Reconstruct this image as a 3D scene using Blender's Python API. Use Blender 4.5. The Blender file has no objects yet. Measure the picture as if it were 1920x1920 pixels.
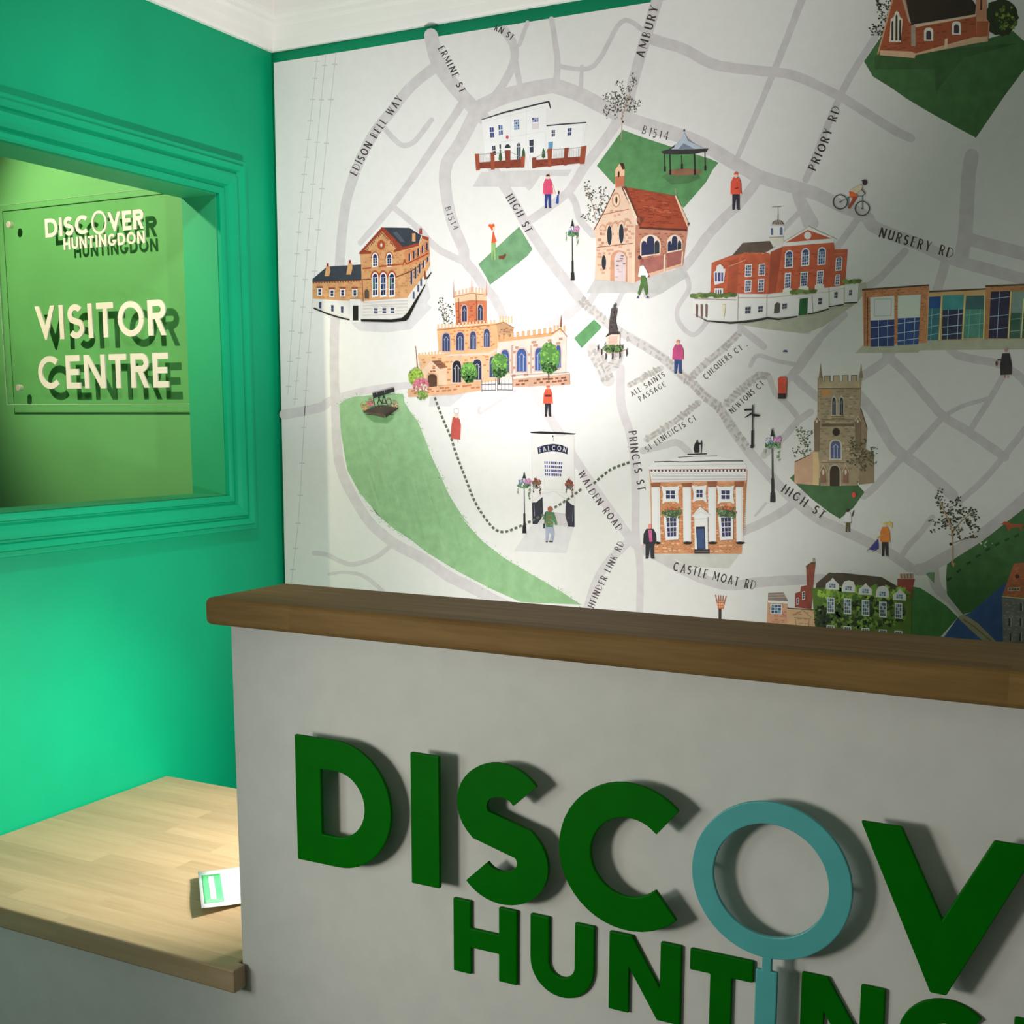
import bpy, bmesh, math, random
from mathutils import Vector, Matrix
from mathutils.geometry import tessellate_polygon, delaunay_2d_cdt
random.seed(7)
S = bpy.context.scene
C = S.collection
# ------------------------------------------------------------------ camera
CAM = Vector((1.90689, -2.36526, 1.53))
AR = Vector((0.889678, 0.456577, 0.00341)); AU = Vector((-0.070812, 0.130597, 0.988903)); AF = Vector((-0.451065, 0.880047, -0.14852))
FPX, CX, CY = 2233.96, 997.4728, 1123.1262
cd = bpy.data.cameras.new('camera'); cam = bpy.data.objects.new('camera', cd); C.objects.link(cam)
cd.sensor_width = 36; cd.lens = FPX*36/1920; cd.clip_start = .02
cd.shift_x = (960-CX)/1920; cd.shift_y = (CY-960)/1920
cam.matrix_world = Matrix(((AR.x, AU.x, -AF.x, CAM.x), (AR.y, AU.y, -AF.y, CAM.y), (AR.z, AU.z, -AF.z, CAM.z), (0, 0, 0, 1)))
S.camera = cam
# ------------------------------------------------------------------ world, lights, exposure
W = bpy.data.worlds.new('room_world'); S.world = W; W.use_nodes = True
W.node_tree.nodes['Background'].inputs[0].default_value = (.9, .95, 1, 1)
W.node_tree.nodes['Background'].inputs[1].default_value = 0.0
S.view_settings.view_transform = 'Standard'; S.view_settings.look = 'None'
S.view_settings.gamma = 1; S.view_settings.use_curve_mapping = False
S.view_settings.exposure = 0.0
def light(name, kind, loc, to, power, color=(1, 1, 1), **k):
    d = bpy.data.lights.new(name, kind); o = bpy.data.objects.new(name, d); C.objects.link(o)
    o.location = loc; d.energy = power; d.color = color
    o.rotation_euler = (Vector(to)-Vector(loc)).to_track_quat('-Z', 'Y').to_euler()
    for a, b in k.items(): setattr(d, a, b)
    return o
# desk lamp behind the counter; the spots after it are unseen added fill
light('desk_lamp_light', 'SPOT', (.95, -.60, 1.15), (.01, -.27, 1.15), 9.5, (1, .94, .93), spot_size=math.radians(130), spot_blend=.9, shadow_soft_size=.02)
light('wall_wash_fill', 'SPOT', (1.0, -.62, 1.18), (0, -.9, 1.1), 18, (1, .98, .95), spot_size=math.radians(105), spot_blend=.85, shadow_soft_size=.025)  # added fill that brightens the left wall
light('worktop_fill', 'SPOT', (.88, -.62, 1.2), (.36, -.80, .74), 34, (1, .94, .84), spot_size=math.radians(92), spot_blend=.9, shadow_soft_size=.025)  # extra downward spot added to lift the worktop brightness
light('corner_fill', 'SPOT', (.9, -.78, 1.2), (.5, -.05, 2.55), 46, (1, .95, .94), spot_size=math.radians(100), spot_blend=.9, shadow_soft_size=.02)  # upward fill put in for the cornice and ceiling
light('map_fill', 'SPOT', (.95, -.75, 1.10), (.90, 0, 1.15), 12, (1, .95, .92), spot_size=math.radians(95), spot_blend=1, shadow_soft_size=.05)  # invented spot filling the lower middle of the map
light('upper_left_fill', 'SPOT', (.75, -1.25, 2.5), (.15, -.1, 1.3), 32, (1, .95, .95), spot_size=math.radians(90), spot_blend=.9, shadow_soft_size=.05)  # added fill from the upper left, no ceiling fitting known
# doorway daylight, then added fills on the public side; passage lamp last
light('daylight_from_doorway', 'AREA', (.15, -2.45, 1.35), (1.3, -1.03, 1.0), 5, (.92, .97, 1), shape='RECTANGLE', size=.35, size_y=.5)
light('desk_front_fill', 'SPOT', (.50, -2.75, 1.30), (1.55, -1.03, .92), 52, (1, .97, .92), spot_size=math.radians(56), spot_blend=.8, shadow_soft_size=.16)  # unseen fill added to even out the desk face
light('overhead_fill', 'AREA', (1.6, -2.6, 2.58), (1.6, -2.6, 0), 2.5, (1, .97, .93), shape='RECTANGLE', size=1.2, size_y=1.2)  # overhead area fill added for the general room level
light('passage_lamp', 'SPOT', (-.62, -1.05, 2.42), (-.42, -.15, 1.86), 62, (1, .90, .66), spot_size=math.radians(57), spot_blend=.7, shadow_soft_size=.025)

# ------------------------------------------------------------------ helpers
def lin(c):
    return tuple(((v/255)/12.92 if v <= 10.31 else ((v/255+.055)/1.055)**2.4) for v in c)
def un(px, py, axis, val):                       # photograph pixel -> point on a plane of the room
    d = AF+AR*((px-CX)/FPX)-AU*((py-CY)/FPX)
    return CAM+d*((val-CAM[axis])/d[axis])
def mat(name, col, rough=.6, spec=.4, noise=0, scale=40, bump=0, bscale=300, metal=0):
    m = bpy.data.materials.new(name); m.use_nodes = True; n = m.node_tree.nodes; l = m.node_tree.links
    b = n['Principled BSDF']; b.inputs['Base Color'].default_value = (*col, 1); b.inputs['Roughness'].default_value = rough
    b.inputs['Specular IOR Level'].default_value = spec; b.inputs['Metallic'].default_value = metal
    tc = n.new('ShaderNodeTexCoord')
    if noise:
        t = n.new('ShaderNodeTexNoise'); t.inputs['Scale'].default_value = scale; t.inputs['Detail'].default_value = 5
        l.new(tc.outputs['Object'], t.inputs['Vector'])
        r = n.new('ShaderNodeMapRange'); r.inputs[1].default_value = .3; r.inputs[2].default_value = .7
        r.inputs[3].default_value = 1-noise; r.inputs[4].default_value = 1+noise; l.new(t.outputs[0], r.inputs[0])
        x = n.new('ShaderNodeVectorMath'); x.operation = 'SCALE'; x.inputs[0].default_value = col
        l.new(r.outputs[0], x.inputs['Scale']); l.new(x.outputs[0], b.inputs['Base Color'])
    if bump:
        t = n.new('ShaderNodeTexNoise'); t.inputs['Scale'].default_value = bscale; t.inputs['Detail'].default_value = 3
        l.new(tc.outputs['Object'], t.inputs['Vector'])
        bp = n.new('ShaderNodeBump'); bp.inputs['Strength'].default_value = bump; bp.inputs['Distance'].default_value = .002
        l.new(t.outputs[0], bp.inputs['Height']); l.new(bp.outputs[0], b.inputs['Normal'])
    return m
def oak(name, base, dark, bw, bl, rough=.42, spec=.3):               # strips of finger-jointed oak running along x
    m = bpy.data.materials.new(name); m.use_nodes = True; n = m.node_tree.nodes; l = m.node_tree.links
    b = n['Principled BSDF']; b.inputs['Roughness'].default_value = rough; b.inputs['Specular IOR Level'].default_value = spec
    tc = n.new('ShaderNodeTexCoord')
    br = n.new('ShaderNodeTexBrick'); br.inputs['Scale'].default_value = 1; br.inputs['Mortar Size'].default_value = 0
    br.inputs['Brick Width'].default_value = bl; br.inputs['Row Height'].default_value = bw; br.offset = .37; br.offset_frequency = 2
    br.inputs['Color1'].default_value = (0, 0, 0, 1); br.inputs['Color2'].default_value = (1, 1, 1, 1)
    l.new(tc.outputs['Object'], br.inputs['Vector'])
    mp = n.new('ShaderNodeMapping'); mp.inputs['Scale'].default_value = (5, 60, 60); l.new(tc.outputs['Object'], mp.inputs['Vector'])
    add = n.new('ShaderNodeVectorMath'); add.operation = 'ADD'; l.new(mp.outputs[0], add.inputs[0])
    sc = n.new('ShaderNodeVectorMath'); sc.operation = 'SCALE'; sc.inputs['Scale'].default_value = 7; l.new(br.outputs['Color'], sc.inputs[0]); l.new(sc.outputs[0], add.inputs[1])
    g = n.new('ShaderNodeTexNoise'); g.inputs['Scale'].default_value = 1; g.inputs['Detail'].default_value = 7; g.inputs['Roughness'].default_value = .65; l.new(add.outputs[0], g.inputs['Vector'])
    mx = n.new('ShaderNodeMix'); mx.data_type = 'RGBA'
    mx.inputs[6].default_value = (*dark, 1); mx.inputs[7].default_value = (*base, 1)
    r = n.new('ShaderNodeMapRange'); r.inputs[1].default_value = .3; r.inputs[2].default_value = .7; l.new(g.outputs[0], r.inputs[0]); l.new(r.outputs[0], mx.inputs[0])
    hs = n.new('ShaderNodeHueSaturation'); r2 = n.new('ShaderNodeMapRange'); r2.inputs[3].default_value = .90; r2.inputs[4].default_value = 1.10
    l.new(br.outputs['Color'], r2.inputs[0]); l.new(r2.outputs[0], hs.inputs['Value']); l.new(mx.outputs[2], hs.inputs['Color'])
    l.new(hs.outputs[0], b.inputs['Base Color'])
    bp = n.new('ShaderNodeBump'); bp.inputs['Strength'].default_value = .12; bp.inputs['Distance'].default_value = .001; l.new(g.outputs[0], bp.inputs['Height']); l.new(bp.outputs[0], b.inputs['Normal'])
    return m
M = {}
M['green'] = mat('green_wall_paint', (.0015, .36, .168), .5, .18, .05, 6, .06, 350)
M['reveal'] = mat('green_paint_warm_lit', (.03, .38, .155), .5, .25, .04, 6)  # wall green with warm passage light mixed into the colour
M['lime'] = mat('leaf_green_wall_paint', (.15, .46, .15), .5, .3, .05, 5)
M['white'] = mat('white_ceiling_paint', (.90, .885, .86), .7, .2, .02, 8)
M['panel'] = mat('grey_desk_paint', (.635, .62, .56), .55, .25, .03, 30, .05, 500)
M['letter'] = mat('green_acrylic', (.0004, .128, .0008), .5, .06, .06, 25)
M['teal'] = mat('teal_acrylic', (.088, .40, .385), .4, .3, .05, 25)
M['cream'] = mat('cream_acrylic', (.84, .82, .70), .4, .3)
M['oak'] = oak('oak_lit_tone', (.50, .37, .225), (.42, .29, .155), .045, .42)  # same oak as the ledge, its brighter light put into the colour
M['oak2'] = oak('oak_shaded_tone', (.29, .172, .060), (.185, .10, .030), .045, .9, .6, .12)  # same oak as the worktop, darkened in colour for its dimmer light
M['chrome'] = mat('brushed_steel', (.80, .74, .64), .32, .6, metal=.45)
M['floor'] = mat('dark_carpet', (.10, .10, .11), .9, .1, .2, 200)
M['paper'] = mat('leaflet_paper', (.84, .86, .88), .5, .3)
M['leafgreen'] = mat('leaflet_green_ink', (.11, .55, .22), .5, .3)
M['ink'] = mat('leaflet_brown_ink', (.55, .38, .25), .5, .3)
def mk(name, verts, faces, m, parent=None, smooth=False):
    me = bpy.data.meshes.new(name); me.from_pydata([tuple(v) for v in verts], [], faces); me.update()
    o = bpy.data.objects.new(name, me); C.objects.link(o)
    if m: me.materials.append(m)
    if parent: o.parent = parent
    if smooth:
        for p in me.polygons: p.use_smooth = True
    return o
def fixn(o):
    bm = bmesh.new(); bm.from_mesh(o.data); bmesh.ops.recalc_face_normals(bm, faces=bm.faces); bm.to_mesh(o.data); bm.free(); return o
def bevel(o, w, seg=3, ang=40):
    b = o.modifiers.new('bevel', 'BEVEL'); b.width = w; b.segments = seg; b.limit_method = 'ANGLE'; b.angle_limit = math.radians(ang); return o
def boxv(a, b, V, F):
    k = len(V); (x0, y0, z0), (x1, y1, z1) = a, b
    V += [(x0, y0, z0), (x1, y0, z0), (x1, y1, z0), (x0, y1, z0), (x0, y0, z1), (x1, y0, z1), (x1, y1, z1), (x0, y1, z1)]
    F += [tuple(k+i for i in f) for f in ((3, 2, 1, 0), (4, 5, 6, 7), (0, 1, 5, 4), (1, 2, 6, 5), (2, 3, 7, 6), (3, 0, 4, 7))]
def box(name, a, b, m, parent=None):
    V, F = [], []; boxv(a, b, V, F); return mk(name, V, F, m, parent)
def prism(name, pts, z0, z1, m, parent=None):    # plan polygon (x, y) extruded in z
    n = len(pts); V = [(x, y, z0) for x, y in pts]+[(x, y, z1) for x, y in pts]
    F = [tuple(range(n))[::-1], tuple(range(n, 2*n))]+[(i, (i+1) % n, n+(i+1) % n, n+i) for i in range(n)]
    return fixn(mk(name, V, F, m, parent))
def tag(o, label=None, cat=None, group=None, kind=None):
    for k, v in (('label', label), ('category', cat), ('group', group), ('kind', kind)):
        if v: o[k] = v
    return o
def thing(name, label, cat, loc=(0, 0, 0), group=None):
    o = bpy.data.objects.new(name, None); C.objects.link(o); o.location = loc; o.empty_display_size = .05
    return tag(o, label, cat, group)
def adopt(parent, *kids):                         # keep the parts where they are when the parent sits elsewhere
    for k in kids: k.parent = parent; k.matrix_parent_inverse = Matrix.Translation(parent.location).inverted()
# ------------------------------------------------------------------ letter shapes (unit height, box width w, stroke s)
def arc(cx, cy, rx, ry, a0, a1, n=24):
    return [(cx+rx*math.cos(math.radians(a0+(a1-a0)*i/n)), cy+ry*math.sin(math.radians(a0+(a1-a0)*i/n))) for i in range(n+1)]
def stroke(p, s, s2=None):                        # polyline -> polygon, mitred; s2 = width at the end
    n = len(p); L, R = [], []
    for i in range(n):
        a = Vector(p[max(i-1, 0)]); b = Vector(p[i]); c = Vector(p[min(i+1, n-1)])
        d1 = (b-a).normalized() if i > 0 else (c-b).normalized(); d2 = (c-b).normalized() if i < n-1 else d1
        t = d1+d2; t = t.normalized() if t.length > 1e-6 else d1
        nn = Vector((-t.y, t.x)); k = max(abs(nn.dot(Vector((-d1.y, d1.x)))), .4)
        w = (s if s2 is None else s+(s2-s)*i/max(n-1, 1))/2/k
        L.append(tuple(b+nn*w)); R.append(tuple(b-nn*w))
    return L+R[::-1]
def bar(x0, y0, x1, y1): return [(x0, y0), (x1, y0), (x1, y1), (x0, y1)]
def diag(x0, y0, x1, y1, s): return [(x0-s/2, y0), (x0+s/2, y0), (x1+s/2, y1), (x1-s/2, y1)]
GW = dict(A=.72, B=.56, C=.86, D=.74, E=.5, F=.48, G=.8, H=.68, I=.2, K=.62, L=.46, M=.84, N=.72, O=.86, P=.54, Q=.86, R=.58, S=.56, T=.58, U=.66, V=.72, W=1.0, Y=.64)
GW.update({'1': .26, '4': .6, '5': .52, ' ': .42, '.': .2})
def glyph(ch, w, s, t=None):                      # t = thin stroke (defaults to s)
    t = t or s; h = s/2; q = t/2
    if ch == 'I': return [bar(w/2-h, 0, w/2+h, 1)]
    if ch == 'H': return [bar(0, 0, s, 1), bar(w-s, 0, w, 1), bar(0, .5-q, w, .5+q)]
    if ch == 'N': return [bar(0, 0, s, 1), bar(w-s, 0, w, 1), [(0, 1), (s*1.12, 1), (w, 0), (w-s*1.12, 0)]]
    if ch == 'T': return [bar(0, 1-t, w, 1), bar(w/2-h, 0, w/2+h, 1)]
    if ch == 'E': return [bar(0, 0, s, 1), bar(0, 0, w, t), bar(0, .5-q, w*.9, .5+q), bar(0, 1-t, w, 1)]
    if ch == 'F': return [bar(0, 0, s, 1), bar(0, .5-q, w*.9, .5+q), bar(0, 1-t, w, 1)]
    if ch == 'L': return [bar(0, 0, s, 1), bar(0, 0, w, t)]
    if ch == 'D':
        r = min(w*.72, .5)
        return [bar(0, 0, s, 1), stroke([(0, 1-q)]+arc(w-r, .5, r-h, .5-q, 90, -90, 30)+[(0, q)], s)] if t == s else [bar(0, 0, s, 1), stroke([(0, 1-q)]+arc(w-r, .5, r-q, .5-q, 90, -90, 24)+[(0, q)], t)]
    if ch == 'O': return [stroke(arc(w/2, .5, w/2-h, .5-h, 0, 180, 24), s), stroke(arc(w/2, .5, w/2-h, .5-h, 180, 360, 24), s)]
    if ch == 'Q': return glyph('O', w, s)+[diag(w*.95, -.06, w*.6, .3, s)]
    if ch == 'C': return [stroke(arc(w/2, .5, w/2-h, .5-h, 46, 314, 34), s)]
    if ch == 'G': return [stroke(arc(w/2, .5, w/2-h, .5-h, 48, 338, 34), s), bar(w*.55, .5-t*.9, w, .5)]
    if ch == 'S':
        rx = w/2-h; ry = (1-s)/4*1.03; c1 = 1-h-ry; c2 = h+ry
        return [stroke(arc(w/2-.01, c1, rx*.95, ry, 34, 226, 22)+arc(w/2, c2, rx, ry, 46, -146, 22), s)]
    if ch == 'U':
        r = w/2-h
        return [stroke([(h, 1)]+arc(w/2, r+h, r, r, 180, 360, 24)+[(w-h, 1)], s)]
    if ch == 'V':
        b = s*.19; x = s*1.0
        return [[(0, 1), (x, 1), (w/2, 1-(w/2-x)/(w/2-b)*.93), (w-x, 1), (w, 1), (w/2+b, 0), (w/2-b, 0)]]
    if ch == 'A': return [diag(s*.52, 0, w/2, 1, s), diag(w-s*.52, 0, w/2, 1, s), bar(w*.22, .28, w*.78, .28+t)]
    if ch == 'W': return [diag(w*.27, 0, s*.5, 1, s), diag(w*.27, 0, w*.5, .95, t), diag(w*.73, 0, w*.5, .95, s), diag(w*.73, 0, w-s*.5, 1, t)]
    if ch == 'M': return [bar(0, 0, t, 1), bar(w-s, 0, w, 1), diag(w/2, .2, t*.5, 1, s), diag(w/2, .2, w-s*.5, 1, t)]
    if ch == 'Y': return [diag(w/2, .42, s*.5, 1, s), diag(w/2, .42, w-t*.5, 1, t), bar(w/2-h, 0, w/2+h, .46)]
    if ch == 'K': return [bar(0, 0, s, 1), diag(s*.9, .4, w-t*.5, 1, t), diag(w-s*.5, 0, w*.42, .6, s)]
    if ch in 'PR':
        r = .27
        g = [bar(0, 0, s, 1), stroke([(0, 1-q)]+arc(w-r-.0, 1-r, r-h, r-q, 90, -90, 20)+[(0, 1-2*r+q)], (s+t)/2)]
        if ch == 'R': g.append(diag(w-s*.5, 0, w*.5, .5, s*1.05))
        return g
    if ch == 'B': return [bar(0, 0, s, 1), stroke([(0, 1-q)]+arc(w-.28, .75, .22-h, .25-q, 90, -90, 18)+[(0, .5)], t), stroke([(0, .5)]+arc(w-.27, .26, .26-h, .26-q, 90, -90, 18)+[(0, q)], t)]
    if ch == '1': return [bar(w-s, 0, w, 1), diag(w*.2, .8, w-s*.5, 1, t)]
    if ch == '4': return [bar(w*.62, 0, w*.62+s, 1), diag(q, .3, w*.62+h, 1, t), bar(0, .28, w, .28+t)]
    if ch == '5': return [bar(0.04, 1-t, w*.9, 1), bar(.04, .55, .04+t, 1), stroke([(.04, .58)]+arc(w*.42, .31, w*.42, .3, 80, -130, 20), s)]
    if ch == '.': return [bar(0, 0, s*1.3, s*1.3)]
    return []
def inside(p, poly):
    x, y = p; r = False; n = len(poly)
    for i in range(n):
        (x0, y0), (x1, y1) = poly[i], poly[(i+1) % n]
        if (y0 > y) != (y1 > y) and x < (x1-x0)*(y-y0)/(y1-y0)+x0: r = not r
    return r
def union2d(polys):
    V, E, F = [], [], []
    for p in polys:
        k = len(V); V += [Vector((a, b)) for a, b in p]; F.append(list(range(k, k+len(p))))
    r = delaunay_2d_cdt(V, E, F, 1, 1e-6)
    return [tuple(v) for v in r[0]], [tuple(f) for f in r[2] if any(inside(tuple(sum((r[0][i] for i in f), Vector((0, 0)))/len(f)), p) for p in polys)]
def solid(name, polys, y0, y1, m, parent=None, pins=()):   # shapes in the x-z plane, front at y0, back at y1
    v, f = union2d(polys); n = len(v)
    cnt = {}
    for t in f:
        for i in range(len(t)):
            e = (t[i], t[(i+1) % len(t)]); cnt[tuple(sorted(e))] = cnt.get(tuple(sorted(e)), 0)+1
    V = [(a, y0, b) for a, b in v]+[(a, y1, b) for a, b in v]
    F = [t for t in f]+[tuple(i+n for i in reversed(t)) for t in f]
    for t in f:
        for i in range(len(t)):
            a, b = t[i], t[(i+1) % len(t)]
            if cnt[tuple(sorted((a, b)))] == 1: F.append((b, a, a+n, b+n))
    for (px, pz, pr, py) in pins:                 # studs that carry the letter on its panel
        k = len(V)
        V += [(px+pr*math.cos(a*math.pi/4), yy, pz+pr*math.sin(a*math.pi/4)) for yy in (y1-.0005, py) for a in range(8)]
        F += [(k+i, k+(i+1) % 8, k+8+(i+1) % 8, k+8+i) for i in range(8)]
    return fixn(mk(name, V, F, m, parent))
def fit(ch, x0, x1, z0, z1, s, t=None):           # glyph stretched into a box, stroke s in metres
    H = z1-z0; g = glyph(ch, (x1-x0)/H, s/H, t and t/H)
    return [[(x0+a*H, z0+b*H) for a, b in p] for p in g]
# ------------------------------------------------------------------ the room
ZC = 2.385                                        # underside of the cornice
YO, YF, ZO0, ZO1, T = -.210, -1.45, 1.352, 2.0325, .10   # hatch opening in the left wall
wl = []
V, F = [], []
for a, b in (((-T, -4.2, 0), (0, YF, 2.62)), ((-T, YO, 0), (0, 0, 2.62)), ((-T, YF, 0), (0, YO, ZO0)), ((-T, YF, ZO1), (0, YO, 2.62))): boxv(a, b, V, F)
wall_left = tag(mk('wall_left', V, F, M['green']), kind='structure')
# reveal lining of the hatch
V, F = [], []
e = .003
boxv((-T-.001, YO-e, ZO0), (-.0005, YO, ZO1), V, F); boxv((-T-.001, YF, ZO1-e), (-.0005, YO-e, ZO1), V, F)
boxv((-T-.001, YF, ZO0), (-.0005, YO-e, ZO0+e), V, F); boxv((-T-.001, YF, ZO0+e), (-.0005, YF+e, ZO1-e), V, F)
tag(mk('trim_1', V, F, M['reveal']), kind='structure')
tag(box('wall_back', (-T, 0, 0), (3.4, .1, 2.62), M['green']), kind='structure')
tag(box('wall_right', (3.4, -4.2, 0), (3.5, .1, 2.62), M['white']), kind='structure')
tag(box('wall_front', (-T, -4.3, 0), (3.5, -4.2, 2.62), M['white']), kind='structure')
tag(box('floor', (-1.9, -4.3, -.1), (3.5, .1, 0), M['floor']), kind='structure')
tag(box('ceiling', (-T, -4.3, 2.62), (3.5, .1, 2.72), M['white']), kind='structure')
# passage behind the hatch
tag(box('wall_passage_back', (-1.9, -.150, 0), (-T, -.05, 2.62), M['lime']), kind='structure')
tag(box('wall_passage_left', (-2.0, -2.2, 0), (-1.9, -.05, 2.62), M['lime']), kind='structure')
tag(box('wall_passage_front', (-1.9, -2.3, 0), (-T, -2.2, 2.62), M['lime']), kind='structure')
tag(box('ceiling_passage', (-2.0, -2.3, 2.62), (-T, -.05, 2.72), M['white']), kind='structure')
def mould(name, prof, m, runs):                   # profile of (out, up) swept along mitred corners; runs = function(out, up) -> list of points
    rows = [runs(a, b) for a, b in prof]; k = len(rows[0]); V = [p for r in rows for p in r]; n = len(rows)
    F = [(i*k+j, i*k+j+1, ((i+1) % n)*k+j+1, ((i+1) % n)*k+j) for i in range(n) for j in range(k-1)]
    F += [tuple(i*k for i in range(n)), tuple(i*k+k-1 for i in range(n))[::-1]]
    return tag(fixn(mk(name, V, F, m)), kind='structure')
# cornice round the two visible walls
cp = [(0, 0), (.010, 0), (.013, .006), (.017, .022), (.021, .030), (.027, .046), (.034, .052), (.036, .060), (.044, .066), (.046, .074)]
cp += [(.046+.13*(1-math.cos(t*math.pi/16)), .072+.13*math.sin(t*math.pi/16)) for t in range(1, 9)]
cp += [(.19, .206), (.19, .235), (0, .235)]
mould('trim_2', cp, M['white'], lambda a, b: [(a, -4.19, ZC+b), (a, -a, ZC+b), (3.39, -a, ZC+b)])
# moulded architrave round the hatch (out of the wall, away from the opening)
ap = [(0, -.001), (.010, -.001), (.013, .004), (.013, .012), (.009, .014), (.009, .017), (.017, .021), (.022, .030), (.024, .040), (.023, .046), (.016, .049), (.016, .053), (.021, .056), (.024, .062), (.026, .067), (.020, .070), (.020, .079), (.018, .081), (0, .081)]
def arch(a, b): return [(a, YF-b, ZO1+b), (a, YO+b, ZO1+b), (a, YO+b, ZO0-b), (a, YF-b, ZO0-b), (a, YF-b, ZO1+b)]
rows = [arch(a, b) for a, b in ap]; k = 5; V = [p for r in rows for p in r]
F = [(i*k+j, i*k+j+1, (i+1)*k+j+1, (i+1)*k+j) for i in range(len(rows)-1) for j in range(4)]
tag(fixn(mk('trim_3', V, F, M['green'])), kind='structure')
# ------------------------------------------------------------------ reception desk
YP = -1.085                                       # face of the desk
SC = (YP-CAM.y)/(-1.030-CAM.y)                    # surveyed on a plane 1.030 m out, carried to the face
qx = lambda x: CAM.x+(x-CAM.x)*SC
qz = lambda z: CAM.z+(z-CAM.z)*SC
XL, ZP = qx(.7253), qz(1.2325)                    # left end and top of the high part
desk = thing('reception_desk', 'pale grey painted reception desk carrying the raised green lettering', 'desk', (XL, -1.0, 0))
fp = prism('front_panel', [(.004, 0), (2.6, 0), (2.6, ZP), (XL, ZP), (XL, .7035), (.004, .7035)], 0, .022, M['panel'])
for v in fp.data.vertices: v.co = Vector((v.co.x, YP+v.co.z, v.co.y))
fixn(fp)
sp = box('end_panel', (XL, YP+.022, .7405), (XL+.022, -.965, ZP), M['panel'])
bp = box('back_panel', (XL+.022, -.987, .7405), (2.6, -.965, ZP), M['panel'])
rp = box('modesty_panel', (.02, -.52, 0), (2.6, -.50, .7035), M['panel'])
adopt(desk, fp, sp, bp, rp)
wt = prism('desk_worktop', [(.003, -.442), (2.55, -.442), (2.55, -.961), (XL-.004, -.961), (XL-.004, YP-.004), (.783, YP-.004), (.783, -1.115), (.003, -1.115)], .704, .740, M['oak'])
bevel(wt, .003, 2); tag(wt, 'oak block desk worktop at low level against the green wall', 'worktop')
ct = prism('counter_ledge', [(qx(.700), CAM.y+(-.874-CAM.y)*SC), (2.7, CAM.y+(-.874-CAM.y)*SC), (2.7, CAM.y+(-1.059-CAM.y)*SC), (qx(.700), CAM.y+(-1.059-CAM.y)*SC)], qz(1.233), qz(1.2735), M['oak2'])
bevel(ct, .009, 4); tag(ct, 'oak ledge along the top of the high grey counter', 'counter top')
# letters on the desk face: positions surveyed on a plane 1.054 m out, carried to the plane of the letter faces
YL = YP-.031
def on(yf):
    k = (yf-CAM.y)/(-1.054-CAM.y)
    return k, (lambda x: CAM.x+(x-CAM.x)*k), (lambda z: CAM.z+(z-CAM.z)*k)
def desk_letter(ch, x0, x1, z0, z1, s, label, raised=True):
    y0, y1 = (YL, YL+.006) if raised else (YP-.006, YP-.0005)
    k, fx, fz = on(y0); x0, x1, z0, z1, s = fx(x0), fx(x1), fz(z0), fz(z1), s*k
    ps = fit(ch, x0, x1, z0, z1, s)
    cx, cz = (x0+x1)/2, (z0+z1)/2
    pins = []
    if raised:
        for (a, b) in {'D': ((x0+.010, cz), (x1-s*.85, cz)), 'I': ((cx, z0+.04), (cx, z1-.04)), 'S': ((cx, z1-s/2), (cx, z0+s/2)), 'C': ((x0+s*.5, cz), (cx, z0+s/2)), 'V': ((cx, z0+.03), (x0+s*.7, z1-.02)), 'E': ((x0+s/2, cz), (x0+s/2, z0+.03)), 'R': ((x0+s/2, cz), (x0+s/2, z0+.03))}[ch]:
            pins.append((a, b, .003, YP+.0005))
    o = solid('sign_letter', ps, y0, y1, M['letter'], pins=pins)
    bevel(o, .0016, 2, 60)
    return tag(o, label, 'letter', 'green letters on the desk front')
ZB, ZT, SW = .9015, 1.0868, .0448
desk_letter('D', .8555, 1.0186, ZB, ZT, SW, 'big green raised letter D, leftmost on the desk front')
desk_letter('I', 1.0510, 1.0955, ZB, ZT, SW, 'big green raised letter I between the D and the S')
desk_letter('S', 1.1235, 1.2590, ZB-.003, ZT+.003, SW, 'big green raised letter S above the small H')
desk_letter('C', 1.2740, 1.4650, ZB-.003, ZT+.003, SW, 'big green raised letter C left of the teal magnifying glass')
desk_letter('V', 1.6500, 1.8350, ZB, ZT, SW, 'big green raised letter V right of the teal magnifying glass')
hb, ht, hs = .7893, .8935, .0275
def small(ch, x0, x1, label, dz=0): return desk_letter(ch, x0, x1, hb-dz, ht+dz, hs, label, raised=False)
small('H', 1.1166, 1.2142, 'small green letter H at the start of the lower word')
small('U', 1.2337, 1.3250, 'small green letter U between the H and first N', .001)
small('N', 1.3456, 1.4422, 'first small green letter N, left of the T')
small('T', 1.4530, 1.5325, 'small green letter T left of the magnifying glass handle')
small('N', 1.5902, 1.6861, 'second small green letter N, right of the magnifying glass handle')
small('G', 1.7010, 1.8070, 'small green letter G under the tip of the big V', .003)
small('D', 1.8220, 1.9120, 'small green letter D at the bottom right picture corner')
k, fx, fz = on(YL)
mg = thing('magnifying_glass_sign', 'teal magnifying glass emblem standing for O on the desk front', 'sign', (fx(1.5485), YP, fz(.9)))
oc, oz, orr, oi = fx(1.5485), fz(.9970), .0958*k, .0690*k
ring = solid('lens_rim', [[(oc+r*math.cos(a), oz+r*math.sin(a)) for r, a in ([(orr, math.radians(d)) for d in range(h0, h0+181, 4)]+[(oi, math.radians(d)) for d in range(h0+180, h0-1, -4)])] for h0 in (0, 180)], YL, YL+.006, M['teal'], pins=[(oc-.0868, oz, .003, YP+.0005), (oc+.0700, oz, .003, YP+.0005)])
hd = solid('handle', [bar(oc-.0056, fz(.880), oc+.0056, fz(.9035)), bar(oc-.0126, fz(.742), oc+.0126, fz(.8855))], YL, YL+.006, M['teal'], pins=[(oc-.006, fz(.80), .003, YP+.0005)])
bevel(ring, .0012, 2, 60); bevel(hd, .0016, 2, 60); adopt(mg, ring, hd)
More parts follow.
